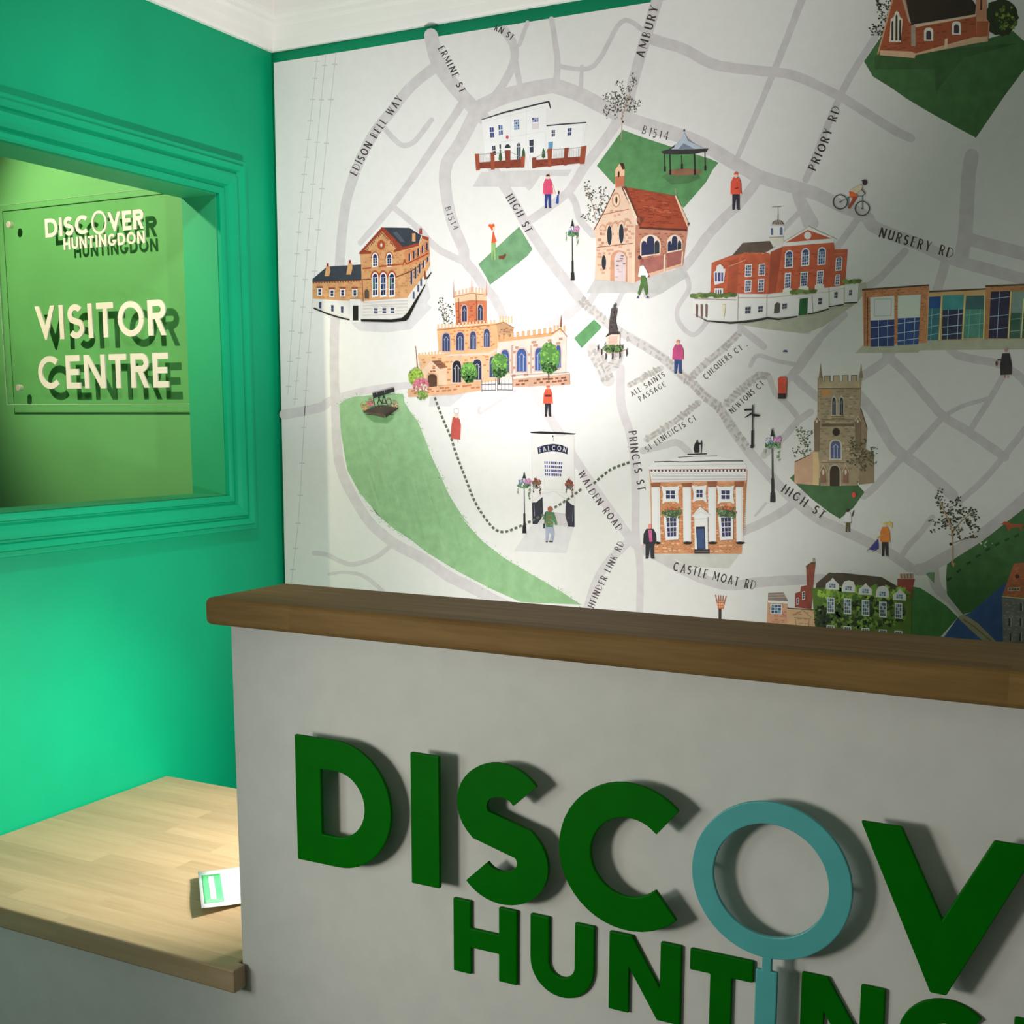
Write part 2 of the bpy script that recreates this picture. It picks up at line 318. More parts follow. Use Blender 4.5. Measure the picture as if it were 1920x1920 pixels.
# leaflet on the worktop, its left edge curled up
P4 = [un(371, 1636, 2, .752), un(378, 1706, 2, .752), un(452, 1697, 2, .742), un(452, 1634, 2, .742)]
A, B, D_, = P4[0], P4[1], P4[2]
ux = (P4[2]-P4[1]); ux.z = 0; ux.normalize(); uy = (P4[0]-P4[1]); wdt = uy.length; uy.z = 0; uy.normalize()
leaf = thing('leaflet', 'white leaflet with a green band lying on the oak worktop', 'leaflet', (P4[1].x, P4[1].y, .7405))
def lsheet(name, m, u0, u1, v0, v1, up):
    nu, nv = 10, 4; V, F = [], []
    for i in range(nu+1):
        for j in range(nv+1):
            u = u0+(u1-u0)*i/nu; v = v0+(v1-v0)*j/nv
            z = .7412+.014*max(0, 1-u/.12)**1.5+.002*math.sin(v*30)*max(0, 1-u/.1)+up
            p = Vector((P4[1].x, P4[1].y, 0))+ux*u+uy*(v*1.0); V.append((p.x, p.y, z))
    F = [(i*(nv+1)+j, (i+1)*(nv+1)+j, (i+1)*(nv+1)+j+1, i*(nv+1)+j+1) for i in range(nu) for j in range(nv)]
    o = mk(name, V, F, m, smooth=True)
    s_ = o.modifiers.new('solid', 'SOLIDIFY'); s_.thickness = .0006 if up == 0 else .0002; s_.offset = -1 if up == 0 else 0
    adopt(leaf, o); return o
lsheet('sheet', M['paper'], 0, .19, 0, wdt, 0)
b0 = lsheet('colour_band', M['leafgreen'], .006, .040, wdt*.09, wdt*.88, .0004)
lsheet('title_strip', M['paper'], .017, .027, wdt*.17, wdt*.82, .0007)
lsheet('printed_picture', M['ink'], .086, .097, wdt*.62, wdt*.74, .0004)
# ------------------------------------------------------------------ acrylic sign seen through the hatch
YS = -.176
M['clear'] = cm = bpy.data.materials.new('clear_acrylic'); cm.use_nodes = True; n = cm.node_tree.nodes; l = cm.node_tree.links
n.remove(n['Principled BSDF']); tr = n.new('ShaderNodeBsdfTransparent'); tr.inputs[0].default_value = (.965, .985, .97, 1); gl = n.new('ShaderNodeBsdfGlossy'); gl.inputs['Roughness'].default_value = .04
ms = n.new('ShaderNodeMixShader'); lw = n.new('ShaderNodeLayerWeight'); lw.inputs[0].default_value = .25; fr = n.new('ShaderNodeMath'); fr.operation = 'MULTIPLY'; fr.inputs[1].default_value = .12; l.new(lw.outputs['Facing'], fr.inputs[0])
l.new(fr.outputs[0], ms.inputs[0]); l.new(tr.outputs[0], ms.inputs[1]); l.new(gl.outputs[0], ms.inputs[2]); l.new(ms.outputs[0], n['Material Output'].inputs[0])
M['edge'] = mat('polished_acrylic_edge', (.45, .72, .45), .2, .5)
sg = thing('visitor_centre_sign', 'clear acrylic sign with cream lettering seen through the wall hatch', 'sign', (-.43, -.15, 1.8))
pn = box('acrylic_panel', (-.765, YS, 1.566), (-.108, YS+.005, 2.067), M['clear'])
V, F = [], []
for a, b in (((-.7662, YS, 1.5648), (-.765, YS+.005, 2.0682)), ((-.765, YS, 1.5648), (-.108, YS+.005, 1.566)), ((-.765, YS, 2.067), (-.108, YS+.005, 2.0675))): boxv(a, b, V, F)
pe = mk('polished_edge', V, F, M['edge']); adopt(sg, pn, pe)
def cyl(name, a, b, r, m, n=20, r2=None):
    a, b = Vector(a), Vector(b); d = (b-a).normalized(); u = d.orthogonal().normalized(); w = d.cross(u); r2 = r2 or r
    V = [tuple(a+(u*math.cos(2*math.pi*i/n)+w*math.sin(2*math.pi*i/n))*r) for i in range(n)]+[tuple(b+(u*math.cos(2*math.pi*i/n)+w*math.sin(2*math.pi*i/n))*r2) for i in range(n)]
    F = [(i, (i+1) % n, n+(i+1) % n, n+i) for i in range(n)]+[tuple(range(n))[::-1], tuple(range(n, 2*n))]
    return fixn(mk(name, V, F, m))
for (px, py) in ((15, 421), (33, 727)):
    p = un(px, py, 1, YS-.012)
    for xx in ((p.x,) if True else ()):
        so = bevel(cyl('standoff', (xx, YS-.012, p.z), (xx, YS, p.z), .0085, M['chrome']), .0012, 2)
        sb = cyl('standoff_barrel', (xx, YS+.005, p.z), (xx, -.1502, p.z), .0072, M['chrome'])
        adopt(sg, so); adopt(sg, sb); sb.parent = so; sb.matrix_parent_inverse = Matrix.Translation(sg.location).inverted()
def sign_word(txt, x0, x1, z0, z1, s, gap=.10, skip=''):
    H = z1-z0; ws = [max(GW[c], s/H) if c != 'I' else s/H for c in txt]; tot = sum(ws)+gap*(len(txt)-1); k = (x1-x0)/(tot*H); x = x0
    for c, w in zip(txt, ws):
        if c not in skip:
            adopt(sg, solid('letter', fit(c, x, x+w*H*k, z0, z1, s), YS-.004, YS-.0003, M['cream']))
        else: skipx.append((x, x+w*H*k))
        x += (w+gap)*H*k
def rect(px0, px1, pt, pb):
    return un(px0[0], px0[1], 1, YS).x, un(px1[0], px1[1], 1, YS).x, un(pb[0], pb[1], 1, YS).z, un(pt[0], pt[1], 1, YS).z
skipx = []
x0, x1, z0, z1 = rect((67, 579), (314, 628), (170, 569), (171, 634)); sign_word('VISITOR', x0, x1, z0, z1, .0148, .14)
x0, x1, z0, z1 = rect((74, 700), (319, 725), (118, 667), (120, 729)); sign_word('CENTRE', x0, x1, z0, z1, .0148, .14)
x0, x1, z0, z1 = rect((87, 430), (272, 429), (87, 411), (89, 446)); zd = z0; sign_word('DISCOVER', x0, x1, z0, z1, .0094, skip='O')
x0, x1, z0, z1 = rect((121.5, 460), (274, 456), (121, 447), (122.5, 469)); sign_word('HUNTINGDON', x0, x1, z0, z1, .0058, gap=.16, skip='')
a, b = skipx[0]; oc, oz, ro = (a+b)/2+.001, zd+.024, .0275
e1 = [[(oc+r*.92*math.cos(t), oz+r*1.02*math.sin(t)) for r, t in ([(ro, math.radians(d)) for d in range(h0, h0+181, 6)]+[(ro-.006, math.radians(d)) for d in range(h0+180, h0-1, -6)])] for h0 in (0, 180)]
adopt(sg, solid('magnifier_emblem', e1+[bar(oc-.002, oz-ro-.012, oc+.002, oz-ro+.002)], YS-.0043, YS-.0003, M['cream']))
# ------------------------------------------------------------------ the printed town map on the back wall
MV, MF, MC = [], [], []
YM = -.0220; DL = .000016
lev = [0]; wref = [(247, 246, 243)]
def ref(*c): wref[0] = c
def ink(c):                                       # printed colour relative to the bare paper next to it
    a, b = lin(c), lin(wref[0]); m = .3*b[0]+.6*b[1]+.1*b[2]; b = [v*.25+m*.75 for v in b]; return tuple(min(.86, max(.004, x/y*.80)) for x, y in zip(a, b))
def put(pts, c, L=None):
    if L is None: lev[0] += 1; L = lev[0]
    pts = [p for i, p in enumerate(pts) if i == 0 or (abs(p[0]-pts[i-1][0])+abs(p[1]-pts[i-1][1])) > .02]
    if len(pts) < 3: return
    k = len(MV); col = ink(c)
    ar = sum(pts[i][0]*pts[(i+1) % len(pts)][1]-pts[(i+1) % len(pts)][0]*pts[i][1] for i in range(len(pts)))
    if ar > 0: pts = pts[::-1]
    for x, y in pts:
        p = un(x, y, 1, YM-L*DL); MV.append((p.x, p.y, p.z)); MC.append(col)
    if len(pts) <= 4 and len(pts) == 3: MF.append((k, k+1, k+2))
    else:
        for t in tessellate_polygon([[Vector((x, y, 0)) for x, y in pts]]):
            a, b, c_ = [pts[i] for i in t]
            s = (b[0]-a[0])*(c_[1]-a[1])-(c_[0]-a[0])*(b[1]-a[1])
            MF.append(tuple(k+i for i in (t if s < 0 else t[::-1])))
class G:                                           # a close-up of the photograph: local 0..1920 coordinates
    def __init__(s, x, y, w): s.x, s.y, s.k = x, y, w/1920
    def __call__(s, *p):
        if len(p) == 2 and not isinstance(p[0], tuple): return (s.x+p[0]*s.k, s.y+p[1]*s.k)
        return [(s.x+a*s.k, s.y+b*s.k) for a, b in p]
    def p(s, c, *pts, L=None): put(s(*pts), c, L)
    def l(s, c, w, *pts, L=None): put(stroke(s(*pts), w*s.k), c, L)
    def e(s, c, x, y, rx, ry=None, n=18):
        ry = ry or rx; put(s(*[(x+rx*math.cos(2*math.pi*i/n), y+ry*math.sin(2*math.pi*i/n)) for i in range(n)]), c)
    def r(s, c, x0, y0, x1, y1): s.p(c, (x0, y0), (x1, y0), (x1, y1), (x0, y1))
    def lines(s, c, w, *ls):
        L = lev[0]+1; lev[0] = L
        for q in ls: s.l(c, w, *q, L=L)
def lerp(a, b, t): return (a[0]+(b[0]-a[0])*t, a[1]+(b[1]-a[1])*t)
def quad(q, u, v): return lerp(lerp(q[0], q[1], u), lerp(q[3], q[2], u), v)   # q: tl, tr, br, bl
WH, NV, BL = (246, 244, 240), (45, 48, 88), (70, 95, 150)
def window(g, q, nx, ny, glass=NV, frame=WH, m=.12, alt=None, bar_=.14, arch=0):
    if frame: 
        pts = list(q)
        if arch:
            tl, tr = q[0], q[1]; up = (q[0][0]-q[3][0], q[0][1]-q[3][1])
            pts = [(lerp(tl, tr, .5+.5*math.cos(math.pi-math.pi*i/10))[0]+up[0]*arch*math.sin(math.pi*i/10), lerp(tl, tr, .5+.5*math.cos(math.pi-math.pi*i/10))[1]+up[1]*arch*math.sin(math.pi*i/10)) for i in range(11)]+[q[2], q[3]]
        g.p(frame, *pts)
        if arch:
            tl, tr = quad(q, m, 0), quad(q, 1-m, 0)
            g.p(glass, *[(lerp(tl, tr, .5+.5*math.cos(math.pi-math.pi*i/10))[0]+up[0]*arch*.72*math.sin(math.pi*i/10), lerp(tl, tr, .5+.5*math.cos(math.pi-math.pi*i/10))[1]+up[1]*arch*.72*math.sin(math.pi*i/10)) for i in range(11)])
    lev[0] += 1; L = lev[0]; my = m*.6
    for i in range(nx):
        for j in range(ny):
            u0 = m+(1-2*m)*(i+bar_/2)/nx; u1 = m+(1-2*m)*(i+1-bar_/2)/nx; v0 = (my if not arch else 0)+(1-my-(my if not arch else 0))*(j+bar_/2)/ny; v1 = (my if not arch else 0)+(1-my-(my if not arch else 0))*(j+1-bar_/2)/ny
            c = glass if not alt or (i*3+j*5) % 4 else alt
            g.p(c, quad(q, u0, v0), quad(q, u1, v0), quad(q, u1, v1), quad(q, u0, v1), L=L)
def lancet(g, x, y, w, h, glass=(62, 66, 92), edge=None, mul=2, tilt=0, ec=(190, 190, 205)):
    def shape(s): 
        W_, H_ = w*s, h-(1-s)*w
        a = [(x-W_/2*math.cos(math.radians(t))**.7, y-H_/2+H_*.32*(1-math.sin(math.radians(t)))) for t in range(0, 91, 15)]
        b = [(2*x-p[0], p[1]) for p in a[::-1]]
        f = lambda p: (p[0], p[1]+tilt*(p[0]-x))
        return [f((x-W_/2, y+H_/2))]+[f(p) for p in a]+[f(p) for p in b]+[f((x+W_/2, y+H_/2))]
    if edge: g.p(edge, *shape(1.3))
    g.p(glass, *shape(1))
    if mul:
        L = lev[0]+1; lev[0] = L
        for i in range(1, mul+1):
            xx = x-w/2+w*i/(mul+1); g.l(ec, w*.07, (xx, y-h*.25), (xx, y+h*.48), L=L)
        g.l(ec, w*.06, (x-w*.32, y-h*.12), (x, y-h*.3), (x+w*.32, y-h*.12), L=L)
def bricks(g, c, poly, bw, bh, fill=.6, slope=0, jit=.25, L=None):
    xs = [p[0] for p in poly]; ys = [p[1] for p in poly]; y = min(ys); row = 0
    lev[0] += 1; L = lev[0]
    while y < max(ys)+abs(slope)*(max(xs)-min(xs)):
        x = min(xs)+(row % 2)*bw/2
        while x < max(xs):
            yy = y+slope*(x-min(xs))+random.uniform(-jit, jit)*bh; xx = x+random.uniform(-jit, jit)*bw; w2 = bw*random.uniform(.5, .85)
            if random.random() < fill and inside((xx, yy), poly) and inside((xx+w2, yy+bh*.5+slope*w2), poly):
                g.p(c, (xx, yy), (xx+w2, yy+slope*w2), (xx+w2, yy+bh*.6+slope*w2), (xx, yy+bh*.6), L=L)
            x += bw
        y += bh; row += 1
def cren(g, c, a, b, n, h, w=.55, line=None):
    lev[0] += 1; L = lev[0]
    for i in range(n):
        p = lerp(a, b, (i+.5-w/2)/n); q = lerp(a, b, (i+.5+w/2)/n)
        g.p(c, (p[0], p[1]-h), (q[0], q[1]-h), q, p, L=L)
    if line: 
        for i in range(n):
            p = lerp(a, b, (i+.5-w/2)/n); q = lerp(a, b, (i+.5+w/2)/n); g.l(line, h*.12, p, (p[0], p[1]-h), (q[0], q[1]-h), q)
def dots(g, blobs, n, r=(9, 16), cs=((96, 102, 80), (112, 116, 94), (72, 76, 60))):
    L0 = lev[0]+1; lev[0] += 5
    tot = sum(b[2]*b[3] for b in blobs)
    for (x, y, rx, ry) in blobs:
        for i in range(max(3, int(n*rx*ry/tot))):
            a = random.random()*6.283; q = math.sqrt(random.random()); cx = x+rx*q*math.cos(a); cy = y+ry*q*math.sin(a); s = random.uniform(*r); L = L0+i % 5
            g.p(random.choice(cs), *[(cx+s*math.cos(t*1.0472), cy+s*.9*math.sin(t*1.0472)) for t in range(6)], L=L)
def blob(g, c, x, y, rx, ry, n=26, rough=.12):
    g.p(c, *[(x+rx*(1+random.uniform(-rough, rough))*math.cos(2*math.pi*i/n), y+ry*(1+random.uniform(-rough, rough))*math.sin(2*math.pi*i/n)) for i in range(n)])
def dabs(g, cs, x, y, rx, ry, n, s):
    L0 = lev[0]+1; lev[0] += 8
    for i in range(n):
        L = L0+i % 8
        a = random.random()*6.283; q = math.sqrt(random.random()); cx = x+rx*q*math.cos(a); cy = y+ry*q*math.sin(a); k = s*random.uniform(.5, 1.2); o = random.random()*3
        g.p(random.choice(cs), *[(cx+k*(1 if i2 % 2 else .6)*math.cos(o+i2*1.0472), cy+k*(1 if i2 % 2 else .7)*math.sin(o+i2*1.0472)) for i2 in range(6)], L=L)
def smooth(p, n=6):
    q = [p[0]]+list(p)+[p[-1]]; r = []
    for i in range(1, len(q)-2):
        for t in range(n):
            u = t/n; a, b, c, d = q[i-1], q[i], q[i+1], q[i+2]
            r.append(tuple(.5*((2*b[j])+(-a[j]+c[j])*u+(2*a[j]-5*b[j]+4*c[j]-d[j])*u*u+(-a[j]+3*b[j]-3*c[j]+d[j])*u**3) for j in (0, 1)))
    return r+[q[-2]]
ROADS = []
def pave():                                        # all roads become one flat network without overlaps
    V, F = [], []
    for q, c in ROADS: F.append(list(range(len(V), len(V)+len(q)))); V += [Vector(p) for p in q]
    r = delaunay_2d_cdt(V, [], F, 1, 1e-4)
    bb = [(min(p[0] for p in q), max(p[0] for p in q), min(p[1] for p in q), max(p[1] for p in q)) for q, c in ROADS]
    for f in r[2]:
        m = sum((r[0][i] for i in f), Vector((0, 0)))/len(f)
        for (q, c), (x0, x1, y0, y1) in zip(ROADS, bb):
            if x0 <= m.x <= x1 and y0 <= m.y <= y1 and inside((m.x, m.y), q):
                put([tuple(r[0][i]) for i in f], c, 2); break
def road(w, *p, c=(218, 213, 214), L=2, w2=None):
    s = smooth(p); q = stroke(s, w, w2)
    q = [(x+random.uniform(-.35, .35), y+random.uniform(-.35, .35)) for x, y in q]
    ROADS.append((q, c))
    for e, ww in ((s[0], w), (s[-1], w2 or w)):
        ROADS.append(([(e[0]+ww/2*math.cos(t*.5236), e[1]+ww/2*math.sin(t*.5236)) for t in range(12)], c))
def cobbles(w, *p, seed=1):
    s = smooth(p, 10); rnd = random.Random(seed)
    for i in range(0, len(s)-2, 2):
        a, b = Vector(s[i]), Vector(s[min(i+2, len(s)-1)]); t = (b-a).normalized(); n = Vector((-t.y, t.x)); m = int(max(2, w/8))
        for j in range(m):
            c = a+t*rnd.uniform(0, (b-a).length)+n*((j+.5)/m-.5)*w; rx, ry = rnd.uniform(2.5, 6.5), rnd.uniform(1.6, 3.2); o = rnd.choice((0, 1.2, 1.4))
            k = 9; v = rnd.randint(-10, 6)
            put([tuple(c+t*(rx*math.cos(q*6.283/k)*math.cos(o)-ry*math.sin(q*6.283/k)*math.sin(o))+n*(rx*math.cos(q*6.283/k)*math.sin(o)+ry*math.sin(q*6.283/k)*math.cos(o))) for q in range(k)], (203+v, 197+v, 192+v), 4+(i*m+j) % 5)
def text(txt, pts, h, s=.14, t=.06, c=(70, 62, 66), L=12, gap=.22, slant=0):
    # hand-lettered capitals on a baseline given in photograph pixels; h = letter height there
    base = [Vector(p) for p in pts]; seg = [(base[i+1]-base[i]).length for i in range(len(base)-1)]; tot = sum(seg)
    ws = [GW[ch]*.78 for ch in txt]; W_ = sum(ws)+gap*(len(txt)-1); k = tot/W_; x = 0
    def at(d):
        for i, g in enumerate(seg):
            if d <= g or i == len(seg)-1:
                t_ = (base[i+1]-base[i]).normalized(); return base[i]+t_*d, t_
            d -= g
    for ch, w in zip(txt, ws):
        o, tt = at((x+w/2)*k); nn = Vector((tt.y, -tt.x))
        ju = random.uniform(-.03, .03)
        for qi, poly in enumerate(glyph(ch, w, s, t)):
            put([tuple(o+tt*((a-w/2+slant*b)*k)+nn*((b+ju)*h)) for a, b in poly], c, L+qi)
        x += w+gap
# paper, roads
put([(513.2, 117.8), (1240, 1), (1990, -120), (2010, 1400), (540, 1330)], (247, 246, 243), 0)
LG, LG2 = (224, 219, 220), (230, 224, 226)
road(26, (808, 66), (822, 120), (850, 160), (884, 198), (905, 220), c=LG)
road(20, (826, 118), (771, 162), (736, 206), (700, 252), (673, 306), (652, 366), (643, 420), (635, 520), (628, 603), (627, 700), (629, 760), c=LG, w2=17)
road(17, (629, 750), (632, 830), (638, 875), (655, 918), (690, 975), (715, 1000), (746, 1023), (796, 1049), (842, 1081), (889, 1104), (936, 1130), (985, 1150), c=LG2, w2=22)
road(15, (872, 186), (798, 298), (736, 385), (676, 455), c=LG, w2=11)
road(11, (736, 387), (784, 428), (820, 466), (871, 491), c=LG, w2=14)
road(10, (719, 238), (738, 260), (757, 273), (779, 263), (809, 225), c=LG)
road(26, (895, 205), (885, 225), (860, 273), (838, 306), (835, 349), (847, 412), (868, 466), (872, 489), (891, 512), (905, 534), (927, 560), (943, 592), c=LG, w2=16)
road(30, (895, 205), (911, 196), (942, 182), (984, 170), (1026, 162), (1047, 163), (1088, 178), (1140, 205), (1189, 227), (1252, 247), (1314, 269), (1386, 311), (1427, 332), (1500, 354), (1532, 364), (1573, 384), (1623, 406), (1642, 427), (1722, 458), (1783, 485), (1845, 503), (1925, 525), c=LG, w2=22)
road(17, (945, 56), (963, 85), (963, 117), (942, 160), (915, 195), c=LG, w2=14)
road(8, (989, 42), (974, 84), c=LG); road(11, (967, 117), (976, 167), c=LG)
road(10, (1034, 36), (1045, 108), (1043, 155), c=LG, w2=13); road(9, (1047, 124), (1113, 124), (1165, 41), (1205, 56), c=LG); road(8, (1091, 125), (1089, 168), c=LG)
road(22, (1236, -12), (1201, 104), (1182, 177), (1178, 220), c=LG, w2=18)
road(22, (1225, 74), (1240, 79), (1282, 92), (1334, 119), (1380, 128), (1427, 133), (1490, 142), (1573, 180), (1636, 219), (1680, 246), (1708, 259), c=LG, w2=16)
road(15, (1510, -18), (1455, 125), (1384, 292), c=LG, w2=10); road(13, (1652, 50), (1636, 77), (1580, 171), (1511, 337), c=LG)
road(18, (1424, 332), (1390, 378), (1356, 410), (1325, 445), (1290, 492), (1245, 535), (1215, 552), c=LG)
road(20, (1494, 362), (1508, 393), (1520, 418), c=LG, w2=30); road(10, (1500, 397), (1468, 430), c=LG)
road(13, (1610, 408), (1569, 465), c=LG)
road(27, (1822, 292), (1816, 331), (1813, 390), (1810, 436), (1803, 480), c=LG)
road(25, (1814, 447), (1850, 458), (1925, 477), c=LG)
road(14, (1697, 471), (1651, 520), (1619, 542), c=LG); road(18, (1773, 492), (1757, 545), c=LG)
road(15, (1768, 640), (1792, 664), (1830, 674), (1868, 681), (1905, 700), (1930, 725), c=LG)
road(17, (1675, 655), (1655, 680), (1617, 705), c=LG); road(17, (1662, 665), (1704, 706), (1742, 751), (1771, 782), (1815, 809), (1884, 857), c=LG)
road(13, (1930, 795), (1881, 857), (1844, 900), (1800, 940), c=LG, w2=11); road(11, (1748, 970), (1725, 1000), (1700, 1028), (1689, 1048), c=LG)
road(11, (1881, 705), (1856, 748), (1819, 807), c=LG); road(8, (1854, 747), (1808, 760), (1778, 775), c=LG)
road(21, (1600, 730), (1612, 744), (1640, 778), (1676, 838), (1727, 877), (1786, 928), c=LG); road(12, (1764, 786), (1708, 846), (1692, 857), (1640, 913), (1620, 930), c=LG, w2=14)
road(26, (1935, 925), (1916, 942), (1841, 1004), (1747, 1060), (1722, 1068), c=LG, w2=22); road(24, (1748, 1062), (1757, 1101), (1785, 1129), (1807, 1158), c=LG, w2=9)
road(18, (922, 312), (930, 324), (954, 363), (985, 418), (1009, 455), (1036, 495), (1077, 547), (1092, 566), c=LG, w2=20)
road(20, (1165, 216), (1140, 255), (1094, 316), (1063, 362), (993, 414), c=LG, w2=15); road(13, (1068, 362), (1079, 382), (1088, 412), (1112, 440), c=LG)
road(12, (1100, 575), (1125, 536), c=LG); road(9, (1156, 572), (1172, 540), c=LG)
road(9, (1281, 503), (1292, 540), (1271, 577), (1274, 606), (1301, 628), (1326, 602), c=LG)
road(17, (1092, 566), (1057, 597), (1030, 612), c=LG2)
road(17, (1163, 690), (1165, 759), (1180, 809), (1189, 860), (1192, 930), (1192, 1000), (1200, 1060), (1199, 1160), c=LG2, w2=13)
road(17, (997, 726), (1026, 776), (1060, 830), (1079, 862), (1115, 916), (1154, 971), (1190, 1020), c=LG2); road(16, (1192, 1000), (1170, 1024), (1143, 1051), (1120, 1087), (1100, 1145), c=LG2)
road(13, (1205, 845), (1246, 835), (1270, 830), (1292, 848), c=LG)
road(18, (1205, 1030), (1240, 1047), (1290, 1073), (1330, 1090), (1370, 1098), (1420, 1092), (1480, 1088), (1545, 1086), c=LG, w2=19)
road(17, (1390, 998), (1440, 975), (1480, 950), (1505, 925), c=LG); road(5, (1436, 944), (1416, 967), c=LG)
road(19, (533, 777), (600, 764), (623, 750), (694, 731), (770, 722), c=LG2, w2=13)
road(9, (589, 1037), (612, 1040), (640, 1053), (664, 1058), (705, 1045), (733, 1022), c=LG2); road(5, (616, 1077), (649, 1073), (683, 1081), (718, 1108), c=LG2, w2=8)
road(5, (899, 764), (903, 773), (969, 730), c=LG2)
road(11, (1421, 702), (1441, 706), (1454, 737), (1480, 762), (1500, 788), c=LG); road(13, (1520, 773), (1498, 788), (1472, 817), (1432, 854), c=LG)
road(13, (1388, 614), (1432, 650), c=LG); road(8, (1407, 686), (1421, 667), (1458, 677), (1495, 684), c=LG)
road(15, (1582, 590), (1545, 625), (1514, 660), (1494, 692), (1480, 709), c=LG); road(16, (1536, 636), (1500, 687), (1490, 706), (1533, 745), c=LG); road(13, (1490, 600), (1514, 621), c=LG)
road(19, (1366, 792), (1399, 840), (1440, 888), (1480, 930), (1530, 970), (1560, 985), (1616, 1011), (1672, 1040), (1706, 1064), c=LG)
for a, w, sd in ((((1090, 563), (1104, 576), (1147, 612), (1202, 645), (1242, 671), (1279, 704), (1301, 722), (1322, 743), (1349, 765), (1372, 800), (1399, 838)), 17, 1), (((1112, 655), (1125, 680), (1140, 712)), 26, 2), (((1150, 640), (1160, 665), (1150, 685)), 22, 3), (((1292, 710), (1325, 680), (1360, 650), (1385, 625)), 13, 4), (((1212, 824), (1250, 800), (1285, 775), (1310, 755)), 11, 5), (((1362, 757), (1390, 730), (1420, 706), (1440, 705)), 13, 6), (((1180, 722), (1210, 706), (1240, 690)), 10, 7)):
    road(w, *a, c=(226, 221, 219), L=2); cobbles(w*1.05, *a, seed=sd)
pave()
# railway
for r in (((595, 104), (580, 245), (565, 379), (552, 540), (540, 740)), ((611, 101), (584, 379), (566, 600), (552, 760)), ((630, 98), (600, 393), (576, 697), (561, 956), (544, 1110))):
    s = smooth(r, 8); put(stroke(s, 1.2), (217, 216, 217), 2)
    for i in range(1, len(s)-1, 2): put(bar(s[i][0]-5, s[i][1]-1, s[i][0]+5, s[i][1]+1), (217, 216, 217), 3)
# greens
g = G(0, 0, 1920)
F2 = G(530, 940, 600); E1 = G(600, 700, 300); D5 = G(1560, 880, 360); F1 = G(840, 360, 260); C7 = G(1080, 120, 300); D8 = G(1060, 540, 420); D2 = G(1600, 0, 320); D4 = G(1420, 640, 300)
gp = E1((230, 370), (310, 310), (410, 280), (620, 260), (870, 240), (1000, 250), (1010, 340), (1090, 470), (1170, 570), (1250, 760), (1340, 1000), (1450, 1240), (1550, 1460), (1700, 1700), (1800, 1830))+F2((1060, 80), (1100, 130), (1200, 240), (1330, 340), (1480, 430), (1600, 500), (1700, 560), (1790, 620), (1430, 605), (1250, 525), (1050, 420), (870, 310), (780, 240), (650, 150), (560, 70))+E1((900, 1880), (740, 1740), (620, 1600), (480, 1440), (330, 1170), (290, 950), (250, 700))
put(gp, (160, 203, 152), 5)
for i in range(420):                               # loose brush edge
    j = random.choice(list(range(0, 22))+list(range(24, 33))); a, b = gp[j], gp[(j+1) % len(gp)]; t = random.random(); x, y = lerp(a, b, t); x += random.gauss(0, 3.2); y += random.gauss(0, 3.2); q = random.uniform(1, 2.6); o = random.random()*3
    put([(x+q*math.cos(o), y+q*math.sin(o)), (x+q*.6*math.cos(o+1.7), y+q*.6*math.sin(o+1.7)), (x-q*math.cos(o), y-q*math.sin(o))], random.choice(((160, 203, 152), (172, 208, 162), (150, 190, 142))), 6+i % 4)
for i in range(26):                                # brush streaks
    x = random.uniform(650, 850); y = random.uniform(770, 1000)
    if inside((x, y), gp) and inside((x+20, y+60), gp): put([(x, y), (x+random.uniform(3, 9), y+5), (x+24, y+random.uniform(50, 80)), (x+18, y+60)], random.choice(((168, 207, 158), (153, 198, 147))), 6+i % 4)
ref(232, 230, 228)
put(F1((420, 1000), (985, 480), (1170, 790), (1100, 885), (830, 1100), (580, 1285), (530, 1180)), (116, 160, 118), 5)
put(D8((75, 430), (245, 270), (310, 330), (300, 350), (140, 515)), (98, 152, 100), 6)
ref(214, 209, 203)
put(C7((560, 790), (800, 880), (1120, 985), (1600, 1135), (1710, 1185), (1640, 1270), (1560, 1420), (1290, 1730), (1180, 1600), (580, 1470), (450, 1440), (250, 1220)), (84, 132, 84), 5)
put(C7((1030, 1350), (1100, 1310), (1450, 1300), (1500, 1370), (1350, 1430), (1150, 1450)), (74, 112, 72), 6)
ref(142, 156, 130)
put(D2((120, 690), (320, 400), (1500, 440), (1800, 350), (1960, 500), (1960, 730), (1700, 1080), (1380, 1550), (1100, 1400), (800, 1230), (600, 1110), (430, 990), (220, 860)), (44, 74, 40), 5)
put(D2((240, 630), (1900, 480), (1240, 650), (930, 1030), (915, 780), (240, 780)), (38, 64, 34), 6)
ref(160, 168, 148)
put(D4((390, 1640), (450, 1590), (1200, 1715), (1285, 1810), (1150, 2000), (990, 2130), (860, 2050), (640, 1880)), (52, 82, 48), 6)
ref(120, 130, 110)
put(D5((1960, 360), (1500, 720), (1230, 890), (1150, 950), (1140, 1080), (1150, 1250), (1210, 1330), (1310, 1450), (1390, 1430), (1740, 1130), (1960, 1100)), (36, 62, 32), 5)
put(D5((790, 1170), (880, 1185), (1000, 1260), (1150, 1370), (1260, 1480), (1080, 1680), (740, 1680)), (36, 70, 34), 5)
put(D5((940, 1050), (960, 1030), (1030, 1030), (1020, 1140)), (62, 84, 56), 5)
put(D5((1745, 1125), (1960, 1100), (1960, 1760), (1060, 1760), (1260, 1480), (1390, 1430)), (34, 52, 82), 5)
D5.p((92, 90, 72), (1255, 1480), (1320, 1450), (1460, 1540), (1680, 1760), (1560, 1760), (1390, 1610), L=6); D5.l((70, 66, 52), 14, (1310, 1500), (1420, 1570), (1640, 1760), L=7)
for i in range(9): 
    t = i/8; a = lerp((1150, 1110), (1920, 640), t); a = (a[0], a[1]-60*math.sin(t*3.14)); D5.l((22, 40, 20), 24, a, (a[0]+45, a[1]-26), L=7)
